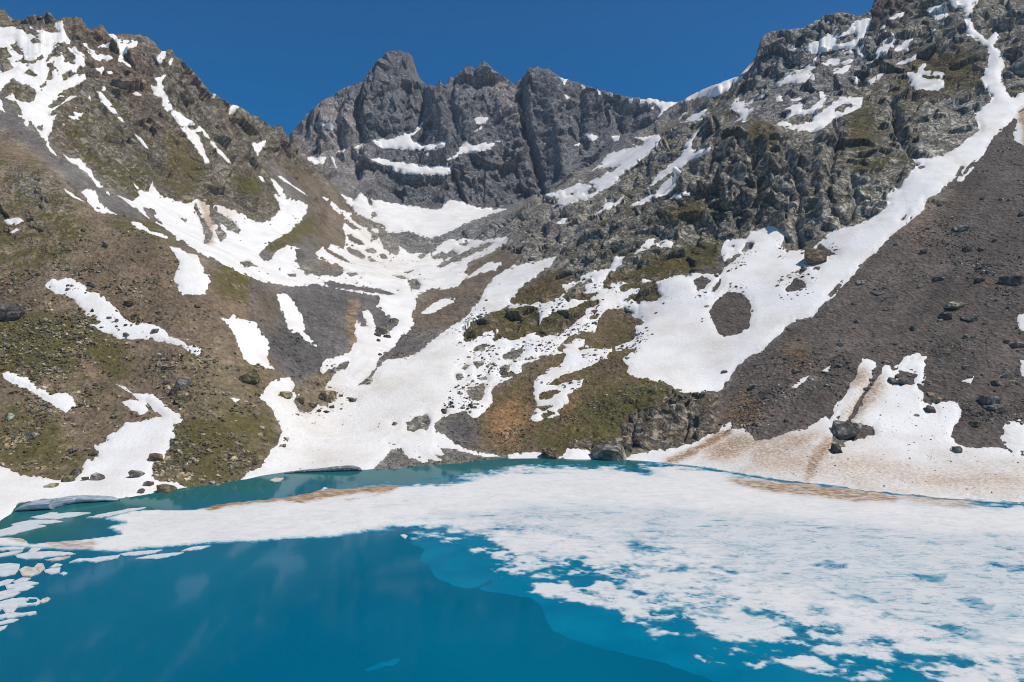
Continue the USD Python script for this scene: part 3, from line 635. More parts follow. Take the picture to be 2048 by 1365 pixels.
# ------------------------------------------------------------------ 4. rock, scree and soil relief
damp = 1 - 0.94 * smooth01(-6.0, 4.0, SD)
far = smooth01(650, 1000, Y)
steep = smooth01(0.88, 0.62, nrm[..., 2])
A = RO * (0.35 + 0.65 * np.maximum(steep, 0.25)) * damp
gap_y = np.linalg.norm(np.gradient(base, axis=1), axis=2); gap_y = gaussian_filter(gap_y, (6, 6))
def fine(c): return np.clip(c / (3.2 * gap_y) - 0.25, 0, 1)    # nothing smaller than the mesh can carry
fl = flat * np.array([1, 1, 0.8])
d = np.zeros((NU, NY))
d += A * facets(fl, 27.0, 11, 0.62, lift=0.12).reshape(NU, NY) * (1.2 - 0.6 * far) * (0.55 + 0.45 * smooth01(230, 420, Y)) * fine(27)
d += A * facets(fl * np.array([1, 1, 1.3]) + 100, 11.0, 12).reshape(NU, NY) * 0.66 * fine(10)
d += A * facets(fl * np.array([1, 1, 2.0]) + 200, 4.2, 13).reshape(NU, NY) * (0.62 + 0.6 * far) * fine(4)
d += A * far * facets(flat * np.array([1, 1, 0.38]), 66.0, 14, 0.5, warp=0.35, lift=0.2).reshape(NU, NY) * 0.62 * fine(60)
gully = 1 - np.abs(fbm(flat * np.array([1 / 85.0, 1 / 170.0, 1 / 480.0]), 2, 21).reshape(NU, NY)) * 2.4
d -= A * far * 11 * np.clip(gully, -0.3, 1) * fine(60)
gully2 = 1 - np.abs(fbm(flat * np.array([1 / 26.0, 1 / 40.0, 1 / 150.0]), 2, 22).reshape(NU, NY)) * 2.6
d -= A * (0.35 + 0.65 * far) * 3.6 * np.clip(gully2, -0.3, 1) * fine(20)
gully3 = np.abs(fbm(flat * np.array([1 / 13.0, 1 / 22.0, 1 / 95.0]), 3, 26).reshape(NU, NY))
d += A * (0.25 + 0.75 * far) * 3.6 * np.minimum(gully3, 0.55) * fine(10)
d += A * 0.28 * fbm(flat / 4.0, 3, 23).reshape(NU, NY) * fine(4)
loose = (1 - RO) * damp
d += loose * (0.9 * fbm(flat / 18.0, 3, 24).reshape(NU, NY) * fine(10) + 0.22 * fbm(flat / 2.4, 3, 25).reshape(NU, NY) * fine(2.4))
# clefts and gullies (-) and ribs (+) that one can see: half width in picture elements, depth in metres, course
for wd, dp, q in CLEFT:
    pr = [np.hypot(*(q[k + 1] - q[k])) for k in range(len(q) - 1)]
    um, vm = q.min(0) - 4 * wd, q.max(0) + 4 * wd
    sel = (U > um[0]) & (U < vm[0]) & (V > um[1]) & (V < vm[1])
    if not sel.any(): continue
    px = U[sel] + 0.5 * wu[sel], V[sel] + 0.5 * wv[sel]; best = np.full(len(px[0]), 1e9)
    for k in range(len(q) - 1):
        e = q[k + 1] - q[k]; t = np.clip(((px[0] - q[k, 0]) * e[0] + (px[1] - q[k, 1]) * e[1]) / (e @ e), 0, 1)
        best = np.minimum(best, np.hypot(px[0] - q[k, 0] - t * e[0], px[1] - q[k, 1] - t * e[1]))
    d[sel] += dp * (1.0 if abs(dp) > 8 else 0.7) * np.exp(-(best / wd) ** 2) * damp[sel]
steps = gap_y / (2.1 * mpp)                                    # rows much wider apart than columns: no sharp steps there
d += (gaussian_filter(d, (2.2, 0.8)) - d) * smooth01(2.4, 6.0, steps)
d = gaussian_filter(d, (0.42, 0.25))
fade = smooth01(-2.0, 6.0, Z)                                  # calm at the water's edge
d *= 0.15 + 0.85 * fade
pos = base + nrm * d[..., None]

# ------------------------------------------------------------------ 5. the crests as they stand against the sky
def teeth(u):
    q = np.stack([u / 5.5, u / 5.5 * 0 + 3.1, u * 0 + 0.7], -1).reshape(-1, 3)
    return (0.65 * vnoise(q, 201) + 0.45 * vnoise(q * 2.3, 202)).reshape(u.shape) * np.where((u > 1352) & (u < 1500), 0.15, 1.0)
for it in range(5):
    pu = pos[..., 0] / pos[..., 1] * FPX + CU
    el = (pos[..., 2] - CAM_Z) / pos[..., 1]
    tgt = (CV - np.interp(pu, sk_u, SKYLINE[:, 1]) + np.where((pu > 725) & (pu < 1115), 5.0, 3.0) * teeth(pu)) / FPX
    win0 = np.where(np.abs(pos[..., 1] - YR) < 45, el - tgt, -9)
    yc = gaussian_filter1d(pos[np.arange(NU), win0.argmax(1), 1], 1.5)[:, None]
    nearr = np.exp(-((pos[..., 1] - yc) / np.where(YR > 900, (120.0, 80.0, 50.0, 32.0, 22.0)[it], (60.0, 40.0, 26.0, 16.0, 11.0)[it])) ** 2)
    over = np.maximum(0, el - tgt + 0.0004 + 0.00002 * np.abs(pos[..., 1] - YR))
    pos[..., 2] -= over * pos[..., 1]
    el = (pos[..., 2] - CAM_Z) / pos[..., 1]
    win = np.where(np.abs(pos[..., 1] - YR) < 60, el - tgt, -9)
    gap = np.clip(-win.max(1), 0, 0.08) * (ug < 1752)
    pos[..., 2] += nearr * (gap[:, None] * pos[..., 1])
el = (pos[..., 2] - CAM_Z) / pos[..., 1]
over = np.maximum(0, el - tgt - 0.0006)
pos[..., 2] -= over * pos[..., 1]

# ------------------------------------------------------------------ 6. the outlines again, now on the finished relief; faces
V = CV - (pos[..., 2] - CAM_Z) / pos[..., 1] * FPX
U = pos[..., 0] / pos[..., 1] * FPX + CU
T, RO, GR = read_ground(U, V)
xx_, yy_ = pos[..., 0].ravel(), pos[..., 1].ravel()
def bands(ax, ay, seed):
    """Stone sizes and tones sorted in stripes down the slope."""
    return (0.6 * vnoise(np.stack([(xx_ * ax + yy_ * ay) / 7.0, (xx_ * ay - yy_ * ax) / 80.0, xx_ * 0], 1), seed) + 0.4 * vnoise(np.stack([(xx_ * ax + yy_ * ay) / 2.4, (xx_ * ay - yy_ * ax) / 34.0, xx_ * 0], 1), seed + 1)).reshape(NU, NY)
stripe = np.where(U > 1250, bands(0.62, -0.78, 301), np.where(U < 640, bands(0.85, 0.52, 303), bands(0.97, 0.2, 305)))
T = T * (1 + 0.26 * stripe * smooth01(0.5, 0.2, RO))[..., None]
SD, SID = read_snow(U, V)
N = normals_of(pos)
idx = np.arange(NU * NY).reshape(NU, NY)
a, b, c, e = idx[:-1, :-1], idx[1:, :-1], idx[1:, 1:], idx[:-1, 1:]
def tri(mask):
    aa, bb, cc, ee = (q[mask] for q in (a, b, c, e))
    return np.vstack([np.stack([aa, bb, cc], 1), np.stack([aa, cc, ee], 1)])
def quad(arr, fn): return fn(fn(arr[:-1, :-1], arr[1:, :-1]), fn(arr[1:, 1:], arr[:-1, 1:]))
def compact(f):
    k, inv = np.unique(f, return_inverse=True)
    return k, inv.reshape(-1, 3)
pf, nf = pos.reshape(-1, 3), N.reshape(-1, 3)
# ------------------------------------------------------------------ materials of the ground
def ground_look(name, extra=1.0):
    n = {
        't': ('attribute', dict(attribute='tint')), 'g': ('attribute', dict(attribute='grassy')), 'r': ('attribute', dict(attribute='rocky')),
        'geo': ('geometry', {}),
        'n1': ('noise_texture', dict(scale=0.045, detail=6.0, roughness=0.62)),
        'n2': ('noise_texture', dict(scale=0.42, detail=5.0, roughness=0.68)),
        'rg': ('noise_texture', dict(scale=0.17, detail=7.0, roughness=0.6, distortion=0.4)), 'ra': ('math', dict(math_type='subtract', value2=0.5)), 'rb': ('math', dict(math_type='absolute')),
        'rc': ('map_range', dict(from_min=0.0, from_max=0.09, to_min=0.42, to_max=1.08, clamp=True)), 'rmix': ('mix_float', dict(a=1.0)), 'rmul': ('math', dict(math_type='multiply')),
        'rh': ('math', dict(math_type='multiply')), 'bh2': ('math', dict(math_type='multiply_add', value2=3.2)),
        'n3': ('noise_texture', dict(scale=0.13, detail=3.0, roughness=0.6, distortion=0.6)),
        'vor': ('voronoi_texture', dict(scale=0.75, randomness=1.0)),
        'vsep': ('separate_color', {}),
        'm1': ('map_range', dict(from_min=0.3, from_max=0.7, to_min=0.72, to_max=1.28, clamp=True)),
        'm2': ('map_range', dict(from_min=0.3, from_max=0.7, to_min=0.70, to_max=1.32, clamp=True)),
        'mv': ('map_range', dict(from_min=0.0, from_max=1.0, to_min=0.8, to_max=1.2, clamp=True)),
        'mul': ('math', dict(math_type='multiply')), 'mul2': ('math', dict(math_type='multiply')),
        'sc': ('vector_math', dict(math_type='scale')),
        # warm iron staining in places
        'st': ('map_range', dict(from_min=0.52, from_max=0.72, to_min=0.0, to_max=0.28, clamp=True)),
        'warm': ('mix_color', dict(blend_type='multiply', b=(1.12, 0.90, 0.70))),
        # grass where it is level enough to hold
        'sepn': ('separate_xyz', {}),
        'lev': ('map_range', dict(from_min=0.45, from_max=0.78, to_min=-0.35, to_max=0.75, clamp=True)),
        'ng': ('map_range', dict(from_min=0.35, from_max=0.65, to_min=-0.45, to_max=0.55, clamp=True)),
        'gs': ('math', dict(math_type='add')), 'gm': ('math', dict(math_type='multiply')),
        'gc': ('map_range', dict(from_min=0.22, from_max=0.5, to_min=0.0, to_max=0.9, clamp=True)),
        'gcol': ('rgb_ramp', dict(ramp=[(0.3, (0.072, 0.064, 0.020)), (0.55, (0.115, 0.100, 0.036)), (0.75, (0.165, 0.130, 0.060))])),
        'gmix': ('mix_color', dict(blend_type='mix')),
        'bh': ('math', dict(math_type='add')),
        'bump': ('bump', dict(strength=0.85, distance=0.6)),
        'bsdf': ('principled_bsdf', dict(roughness=0.88, specular_ior_level=0.22)),
    }
    l = [('geo.position', k + '.vector') for k in ('n1', 'n2', 'n3', 'vor', 'rg')]
    l += [('n1.fac', 'm1.value'), ('n2.fac', 'm2.value'), ('vor.color', 'vsep.color'), ('vsep.r', 'mv.value'),
          ('m1.result', 'mul.value1'), ('m2.result', 'mul.value2'), ('mul.value', 'mul2.value1'), ('mv.result', 'mul2.value2'),
          ('rg.fac', 'ra.value1'), ('ra.value', 'rb.value1'), ('rb.value', 'rc.value'), ('r.fac', 'rmix.fac'), ('rc.result', 'rmix.b'), ('mul2.value', 'rmul.value1'), ('rmix.result', 'rmul.value2'),
          ('rc.result', 'rh.value1'), ('r.fac', 'rh.value2'),
          ('t.color', 'sc.vector1'), ('rmul.value', 'sc.scale'),
          ('n3.fac', 'st.value'), ('st.result', 'warm.fac'), ('sc.vector', 'warm.a'),
          ('geo.normal', 'sepn.vector'), ('sepn.z', 'lev.value'), ('n3.fac', 'ng.value'), ('lev.result', 'gs.value1'), ('ng.result', 'gs.value2'),
          ('gs.value', 'gm.value1'), ('g.fac', 'gm.value2'), ('gm.value', 'gc.value'), ('n2.fac', 'gcol.fac'),
          ('gc.result', 'gmix.fac'), ('warm.result', 'gmix.a'), ('gcol.color', 'gmix.b'), ('gmix.result', 'bsdf.base_color'),
          ('n2.fac', 'bh.value1'), ('vor.distance', 'bh.value2'), ('rh.value', 'bh2.value1'), ('bh.value', 'bh2.value3'), ('bh2.value', 'bump.height'), ('bump.normal', 'bsdf.normal')]
    return usdkit.material(stage, '/World/Looks/' + name, n, l, surface='bsdf.BSDF')

GROUND = ground_look('ground_look')
SNOWM = usdkit.material(stage, '/World/Looks/snow_look', {
    'dirt': ('attribute', dict(attribute='dirt')), 'geo': ('geometry', {}),
    'n1': ('noise_texture', dict(scale=1.1, detail=4.0, roughness=0.6)),
    'n2': ('noise_texture', dict(scale=0.06, detail=4.0, roughness=0.6)),
    'n3': ('noise_texture', dict(scale=2.6, detail=3.0, roughness=0.7)), 'cup': ('voronoi_texture', dict(feature='smooth_f1', scale=0.62, smoothness=0.6)), 'hs': ('math', dict(math_type='multiply_add', value2=0.4)),
    'md': ('map_range', dict(from_min=0.38, from_max=0.62, to_min=0.55, to_max=1.45, clamp=True)),
    'mm': ('math', dict(math_type='multiply', use_clamp=True)),
    'a0': ('map_range', dict(from_min=0.42, from_max=0.72, to_min=0.0, to_max=0.22, clamp=True)),
    'ad': ('math', dict(math_type='add', use_clamp=True)),
    'ramp': ('rgb_ramp', dict(ramp=[(0.0, (0.80, 0.79, 0.78)), (0.25, (0.66, 0.625, 0.585)), (0.55, (0.50, 0.40, 0.31)), (1.0, (0.27, 0.165, 0.10))])),
    'sp': ('map_range', dict(from_min=0.63, from_max=0.72, to_min=0.0, to_max=0.5, clamp=True)), 'spd': ('math', dict(math_type='multiply', value2=0.55)),
    'spm': ('mix_color', dict(blend_type='mix', b=(0.16, 0.12, 0.09))),
    'bump': ('bump', dict(strength=0.55, distance=0.35)),
    'bsdf': ('principled_bsdf', dict(roughness=0.62, specular_ior_level=0.25))},
    [('geo.position', 'n1.vector'), ('geo.position', 'n2.vector'), ('geo.position', 'n3.vector'), ('n1.fac', 'md.value'), ('dirt.fac', 'mm.value1'), ('md.result', 'mm.value2'),
     ('n2.fac', 'a0.value'), ('mm.value', 'ad.value1'), ('a0.result', 'ad.value2'), ('ad.value', 'ramp.fac'), ('ramp.color', 'spm.a'),
     ('n3.fac', 'sp.value'), ('sp.result', 'spd.value1'), ('dirt.fac', 'spd.value2'), ('spd.value', 'spm.fac'), ('spm.result', 'bsdf.base_color'),
     ('geo.position', 'cup.vector'), ('cup.distance', 'hs.value1'), ('n1.fac', 'hs.value3'), ('hs.value', 'bump.height'), ('bump.normal', 'bsdf.normal')], surface='bsdf.BSDF')

# ------------------------------------------------------------------ the land, in its large pieces
PIECE = [('valley_floor', 'brown and grey moraine ground of the hanging valley', None),
         ('hillside', 'brown stony hillside with olive grass rising from the left shore', P('-260,200 0,262 100,340 200,430 400,517 620,575 760,592 800,640 700,690 640,760 560,780 560,880 500,965 330,1000 0,1100 -260,1120')),
         ('mountain', 'brown grassy rock mountain with jagged crest on the left', P('-260,-100 120,0 400,120 577,262 660,350 700,395 640,430 600,520 420,516 200,430 100,340 0,262 -260,200')),
         ('headwall', 'dark grey headwall with three rocky summits closing the valley', P('577,272 577,0 1352,0 1352,206 1325,268 1260,300 1060,398 1005,422 700,412 640,345')),
         ('mountain', 'pale grey cliffs and ribs of the big mountain on the right', P('1352,206 1340,-200 2400,-300 2400,60 2048,200 1960,270 1820,370 1700,460 1560,520 1350,560 1120,620 1000,640 1010,420 1060,398 1260,300 1325,268')),
         ('scree_slope', 'dark brown scree slope falling to the right shore', P('2400,60 2048,200 1960,270 1890,370 1700,520 1440,780 1440,880 1300,925 1500,960 2048,1010 2400,1040'))]
pid = raster([p for _, _, p in PIECE[1:]], [1, 2, 3, 4, 5])
PD = pid[np.clip((V + OY) * S, 0, RH - 1).astype(int), np.clip((U + OX) * S, 0, RW - 1).astype(int)]
PD = np.where(Y > 880, np.where(U < 1360, 3, 4), PD)
fp = PD[:-1, :-1]
for k, (name, label, _) in enumerate(PIECE):
    kk, ff = compact(tri(fp == k))
    put(name, pf[kk], ff, GROUND, normals=nf[kk], prim_vars=dict(tint=T.reshape(-1, 3)[kk], grassy=GR.ravel()[kk], rocky=RO.ravel()[kk]), kind='structure', label=label)

# ------------------------------------------------------------------ snow: sheets that thin out to nothing at their outlines
dirt = np.zeros((RH, RW), np.float32)
for st_, bl, poly in DIRT:
    dirt = np.maximum(dirt, st_ * np.clip(gaussian_filter(raster([poly]).astype(np.float32), bl * S) * 1.15, 0, 1))
DI = np.clip(look(dirt, U + warp(8, 6), V + warp(9, 6)) + 0.06 * smooth01(5.0, 0.0, SD) , 0, 1)
off = mpp * np.where(SD > 0, np.minimum(SD, 5.0) * 0.17, np.maximum(SD, -5) * 0.3)
off = off + smooth01(2, 14, SD) * (0.05 * vnoise(flat / 3.0, 91) + 0.16 * (1 + vnoise(flat / 10.0, 92)) + 0.5 * (1 + vnoise(flat * np.array([1, 1, 0.5]) / 27.0, 93))).reshape(NU, NY) * np.minimum(1, 2.2 * mpp)
spos = pos + N * off[..., None]
# the snow bridges the smaller hollows
SN = normals_of(np.stack([gaussian_filter(spos[..., k], 1.0) for k in range(3)], -1))
sf, snf = spos.reshape(-1, 3), SN.reshape(-1, 3)
keepf = (quad(SD, np.maximum) > -2.5) & (quad(Y, np.minimum) > 120)
sid = SID[:-1, :-1]
from scipy.ndimage import label as blobs
n_snow = 0
for k in range(1, len(SNOW) + 1):
    m = keepf & (sid == k)
    if (m & (quad(SD, np.maximum) > 0)).sum() < 3: print('no snow for', SNOW[k - 1][0]); continue
    lab, nl = blobs(m)
    size = np.bincount(lab.ravel(), minlength=nl + 1); size[0] = 0
    real = np.bincount(lab.ravel(), weights=(quad(SD, np.maximum) > 0.3).ravel(), minlength=nl + 1); real[0] = 0
    order = [q for q in np.argsort(-real) if real[q] >= 5][:40]
    if not order: order = [int(np.argmax(size))]
    name, cat = ('snowfield', 'snowfield') if m.sum() > 9000 else ('snow_patch', 'snow patch')
    parent = '/World'
    if len(order) > 1:
        parent = path_for(name); tag(UsdGeom.Xform.Define(stage, parent).GetPrim(), label=SNOW[k - 1][0], cat=cat)
    for q in order:
        kk, ff = compact(tri(lab == q))
        put(name if len(order) == 1 else 'snow_piece', sf[kk], ff, SNOWM, parent, normals=snf[kk], prim_vars=dict(dirt=DI.ravel()[kk]), **(dict(label=SNOW[k - 1][0], cat=cat) if len(order) == 1 else {}))
    n_snow += 1
print('snow', n_snow)

# ------------------------------------------------------------------ where the photograph's points lie on the land
EL = (np.where(SD > 0, spos[..., 2], pos[..., 2]) - CAM_Z) / np.where(SD > 0, spos[..., 1], pos[..., 1])
TOP = np.maximum.accumulate(EL, 1)
def at(u, v):
    i = int(np.clip(np.interp(u, ug, np.arange(NU)), 0, NU - 1)); t = (CV - v) / FPX
    j = int(np.clip(np.searchsorted(TOP[i], t), 1, NY - 2))
    q = spos[i, j] if SD[i, j] > 0 else pos[i, j]
    return q.copy(), N[i, j], Y[i, j] / FPX
# ------------------------------------------------------------------ the lake
WATER = usdkit.material(stage, '/World/Looks/water_look', {
    'geo': ('geometry', {}),
    'n': ('noise_texture', dict(scale=0.5, detail=3.0, roughness=0.5)), 'n2': ('noise_texture', dict(scale=0.02, detail=2.0)),
    'ramp': ('rgb_ramp', dict(ramp=[(0.35, (0.0, 0.098, 0.176)), (0.65, (0.0, 0.120, 0.202))])), 'sh': ('attribute', dict(attribute='shallow')), 'teal': ('mix_color', dict(blend_type='mix', b=(0.012, 0.115, 0.125))),
    'bump': ('bump', dict(strength=0.12, distance=0.05)),
    'fr': ('fresnel', dict(IOR=1.33)), 'pw': ('math', dict(math_type='power', value2=1.65)),
    'd': ('diffuse_bsdf', {}), 'g': ('glossy_bsdf', dict(color=(0.9, 0.95, 1.0), roughness=0.06)), 'mix': ('mix_closure', {})},
    [('geo.position', 'n.vector'), ('geo.position', 'n2.vector'), ('n2.fac', 'ramp.fac'), ('ramp.color', 'teal.a'), ('sh.fac', 'teal.fac'), ('teal.result', 'd.color'), ('n.fac', 'bump.height'), ('bump.normal', 'g.normal'),
     ('fr.fac', 'pw.value1'), ('pw.value', 'mix.fac'), ('d.BSDF', 'mix.closure1'), ('g.BSDF', 'mix.closure2')], surface='mix.closure')
wx, wy = np.meshgrid(np.linspace(-420, 420, 169), np.linspace(20, 330, 125), indexing='ij')
wp = np.stack([wx, wy, 0 * wx], -1)
ds_, _ = cKDTree(np.vstack([shore[k, :2] + (shore[k + 1, :2] - shore[k, :2]) * t for k in range(len(shore) - 1) for t in np.linspace(0, 1, 12)])).query(wp.reshape(-1, 3)[:, :2])
wi = np.arange(wx.size).reshape(wx.shape)
put('lake_water', wp.reshape(-1, 3), np.stack([wi[:-1, :-1], wi[1:, :-1], wi[1:, 1:], wi[:-1, 1:]], -1).reshape(-1, 4), WATER,
    prim_vars=dict(shallow=smooth01(34, 8, ds_)), kind='structure', label='deep turquoise water of the mountain lake')
ICE = usdkit.material(stage, '/World/Looks/lake_ice_look', {
    'th': ('attribute', dict(attribute='thick')), 'st': ('attribute', dict(attribute='stain')), 'geo': ('geometry', {}),
    'map': ('mapping', dict(scale=(0.6, 1.0, 1.0), rotation=(0, 0, 0.15))),
    'n': ('noise_texture', dict(scale=0.55, detail=5.0, roughness=0.65)), 'n2': ('noise_texture', dict(scale=0.9, detail=3.0)),
    'ad': ('math', dict(math_type='multiply_add', value2=0.5)),
    'sub': ('math', dict(math_type='subtract', value2=0.25)),
    'ramp': ('rgb_ramp', dict(ramp=[(0.0, (0.0, 0.125, 0.225)), (0.10, (0.03, 0.20, 0.30)), (0.22, (0.19, 0.345, 0.43)), (0.36, (0.40, 0.47, 0.505)), (0.52, (0.535, 0.565, 0.58)), (0.75, (0.64, 0.64, 0.635)), (1.0, (0.73, 0.72, 0.70))])),
    'map2': ('mapping', dict(scale=(0.16, 0.42, 1.0), rotation=(0, 0, 0.12))), 'cn': ('noise_texture', dict(scale=1.0, detail=5.0, roughness=0.6, distortion=0.8)), 'c1': ('math', dict(math_type='subtract', value2=0.47)), 'c2': ('math', dict(math_type='absolute')),
    'c3': ('map_range', dict(from_min=0.004, from_max=0.03, to_min=0.26, to_max=0.0, clamp=True)), 'sub2': ('math', dict(math_type='subtract')),
    'sm': ('map_range', dict(from_min=0.35, from_max=0.62, to_min=0.5, to_max=1.6, clamp=True)), 'smm': ('math', dict(math_type='multiply', use_clamp=True)),
    'stc': ('rgb_ramp', dict(ramp=[(0.3, (0.17, 0.095, 0.045)), (0.55, (0.36, 0.23, 0.125)), (0.75, (0.56, 0.43, 0.29))])),
    'mix': ('mix_color', dict(blend_type='mix')),
    'bump': ('bump', dict(strength=0.35, distance=0.12)),
    'b': ('principled_bsdf', dict(roughness=0.5, specular_ior_level=0.3))},
    [('geo.position', 'map.vector'), ('map.vector', 'n.vector'), ('map.vector', 'n2.vector'), ('n.fac', 'ad.value1'), ('th.fac', 'ad.value3'), ('ad.value', 'sub.value1'), ('geo.position', 'map2.vector'), ('map2.vector', 'cn.vector'), ('cn.fac', 'c1.value1'), ('c1.value', 'c2.value1'), ('c2.value', 'c3.value'), ('sub.value', 'sub2.value1'), ('c3.result', 'sub2.value2'), ('sub2.value', 'ramp.fac'),
     ('n2.fac', 'sm.value'), ('sm.result', 'smm.value1'), ('st.fac', 'smm.value2'), ('n.fac', 'stc.fac'), ('smm.value', 'mix.fac'), ('ramp.color', 'mix.a'), ('stc.color', 'mix.b'), ('mix.result', 'b.base_color'),
     ('n.fac', 'bump.height'), ('bump.normal', 'b.normal')], surface='b.BSDF')
SUBICE = usdkit.material(stage, '/World/Looks/sunken_ice_look', {
    'geo': ('geometry', {}), 'n': ('noise_texture', dict(scale=0.12, detail=4.0)),
    'ramp': ('rgb_ramp', dict(ramp=[(0.35, (0.0, 0.132, 0.240)), (0.7, (0.0, 0.178, 0.290))])),
    'fr': ('fresnel', dict(IOR=1.33)), 'pw': ('math', dict(math_type='power', value2=1.65)),
    'd': ('diffuse_bsdf', {}), 'g': ('glossy_bsdf', dict(roughness=0.1)), 'mix': ('mix_closure', {})},
    [('geo.position', 'n.vector'), ('n.fac', 'ramp.fac'), ('ramp.color', 'd.color'), ('fr.fac', 'pw.value1'), ('pw.value', 'mix.fac'), ('d.BSDF', 'mix.closure1'), ('g.BSDF', 'mix.closure2')], surface='mix.closure')

MAIN = P('0,1076 22,1077 50,1081 56,1088 90,1085 150,1081 200,1075 242,1069 218,1061 206,1057 226,1050 252,1046 215,1042 200,1036 230,1031 262,1023 300,1018 350,1020 385,1021 420,1012 455,1006 512,1001 560,996 620,987 640,978 690,977 745,971 790,970 830,967 890,964 960,949 1012,943 1060,935 1110,933 1170,930 1232,932 1262,936 1278,941 1292,944 1296,938 1278,933 1300,929 1330,925 1362,922 1400,926 1450,936 1500,946 1560,956 1620,963 1700,971 1780,980 1850,988 1900,992 1960,998 2048,1004 2400,1050 2400,1700 1900,1700 1900,1380 1830,1352 1700,1352 1600,1335 1560,1312 1500,1332 1400,1312 1330,1282 1290,1262 1232,1242 1190,1207 1160,1192 1120,1197 1062,1192 1024,1160 1000,1142 985,1130 960,1108 930,1087 870,1081 832,1074 800,1058 770,1062 740,1067 700,1071 660,1077 610,1079 560,1081 512,1085 470,1086 420,1089 360,1095 290,1099 230,1106 200,1105 170,1101 110,1101 60,1099 0,1093 -80,1095 -80,1076')
SOLID = P('0,1072 150,1078 250,1066 200,1036 300,1014 512,997 700,972 960,945 1110,930 1300,930 1400,938 1700,983 2400,1045 2400,1330 2048,1285 1850,1262 1750,1232 1600,1198 1450,1140 1300,1095 1150,1080 1000,1065 880,1050 800,1054 600,1082 300,1102 100,1106 0,1096')
GREYZ = P('760,1052 900,1032 1040,1012 1200,1012 1500,1026 1700,1048 1850,1062 2048,1075 2400,1100 2400,1600 1000,1600 900,1100')
POOLS = [P(s) for s in ('1625,1132 1655,1123 1670,1130 1700,1126 1695,1138 1680,1143 1650,1140', '1945,1068 1985,1070 2002,1074 1990,1078 1965,1072', '1818,1148 1850,1155 1895,1152 1892,1160 1880,1170 1845,1162',
    '1915,1203 1935,1196 1960,1200 1975,1215 1990,1210 1985,1222 1960,1226 1930,1215', '1985,1135 2010,1132 2048,1133 2048,1147 2020,1142', '1228,1122 1262,1130 1255,1150 1242,1148 1240,1135', '1060,1110 1090,1115 1130,1128 1100,1128 1075,1122', '1130,1160 1160,1165 1185,1172 1160,1175 1140,1170', '1625,1175 1660,1185 1690,1195 1730,1195 1770,1210 1740,1208 1690,1202', '1780,1220 1830,1222 1875,1228 1830,1230',
    '1440,1140 1470,1145 1530,1143 1500,1150 1455,1148', '1860,1255 1900,1250 1980,1275 2048,1290 2048,1300 1960,1290')]
STAIN = [(1.0, 2.5, '402,1019 440,1009 480,1005 512,1003 560,997 600,991 615,984 640,980 700,979 740,977 800,971 788,979 760,986 740,984 700,989 640,999 600,1006 560,1003 500,1008 450,1015 420,1022'),
         (0.45, 3, '100,1086 190,1087 185,1096 130,1098 90,1092'), (0.9, 2, '20,1078 50,1081 54,1087 30,1083'), (0.75, 4, '1450,958 1550,966 1650,976 1725,985 1800,996 1790,1003 1700,1003 1640,994 1560,986 1480,970'), (0.45, 5, '1790,991 1900,999 1960,1008 1930,1016 1870,1011 1800,1001'), (0.7, 1.5, '760,990 790,976 800,972 780,985 700,1002 690,1003')]
uu = np.arange(-60, 2140, 2.6); vv = np.concatenate([np.arange(926, 1010, 1.2), np.arange(1010, 1250, 1.7), np.arange(1250, 1440, 2.4)])
LU, LV = np.meshgrid(uu, vv, indexing='ij'); LP = on_lake(LU, LV); lf = LP.reshape(-1, 3)
RH0 = RH; RH = int((1700 + 300) * S)
m_main, m_solid, m_grey = (raster([q]) for q in (MAIN, SOLID, GREYZ))
def sd_of(m): m = m > 0; return np.where(m, distance_transform_edt(m) - 0.5, 0.5 - distance_transform_edt(~m)) / S
def lk(img, du=0, dv=0): return map_coordinates(np.asarray(img, np.float32), [(LV + dv + OY) * S - 0.5, (LU + du + OX) * S - 0.5], order=1, mode='nearest')
def ln(sx, sy, seed, octaves=3): return fbm(lf / np.array([sx, sy, 1.0]), octaves, seed, 0.55).reshape(LU.shape)
foreshort = np.clip((LV - CV) / 520, 0.35, 1.2)
s_main = lk(gaussian_filter(sd_of(m_main), 1.0)); s_solid = lk(sd_of(m_solid)); grey = lk(gaussian_filter(m_grey.astype(np.float32), 8 * S))
pool = lk(gaussian_filter(raster(POOLS).astype(np.float32), 1.5 * S), 6 * ln(2, 1, 60), 4 * ln(2, 1, 61))
stain = 0
for st_, bl, q in STAIN: stain = np.maximum(stain, st_ * np.clip(1.4 * lk(gaussian_filter(raster([P(q)]).astype(np.float32), bl * S), 7 * ln(3, 1.5, 62), 2.5 * ln(3, 1.5, 63)), 0, 1))
RH = RH0
n_big, n_mid, n_fin = ln(6.0, 5.0, 51, 4), ln(1.9, 1.7, 52, 3), ln(0.75, 0.65, 53, 2)
broken = smooth01(48, -55, s_solid) * smooth01(640, 900, LU)                              # 0 on the closed sheet, 1 far out among the floes
cover = np.clip(s_main / (6 + 60 * broken), -1.2, 1.2) + broken * (0.24 + 2.4 * n_big + 0.75 * n_mid + 0.35 * n_fin) + (1 - broken) * 0.22 * n_mid * smooth01(40, 0, s_main) - 3 * smooth01(-6, -22, s_main)
lead = P('1340,931 1372,933 1420,940 1470,949 1530,959 1600,967 1680,976 1760,986 1830,993 1885,999 1960,1006 2048,1012')
lead_v = np.interp(LU, lead[:, 0], lead[:, 1]) + 1.5 * n_mid
lead_w = np.interp(LU, [1340, 1400, 1650, 1850, 1900, 2048], [0.8, 1.5, 2.2, 2.2, 1.2, 1.5]) * (1 + 0.5 * n_big)
in_lead = np.where((LU > 1340), np.exp(-((LV - lead_v) / np.maximum(lead_w, 0.4)) ** 2), 0)
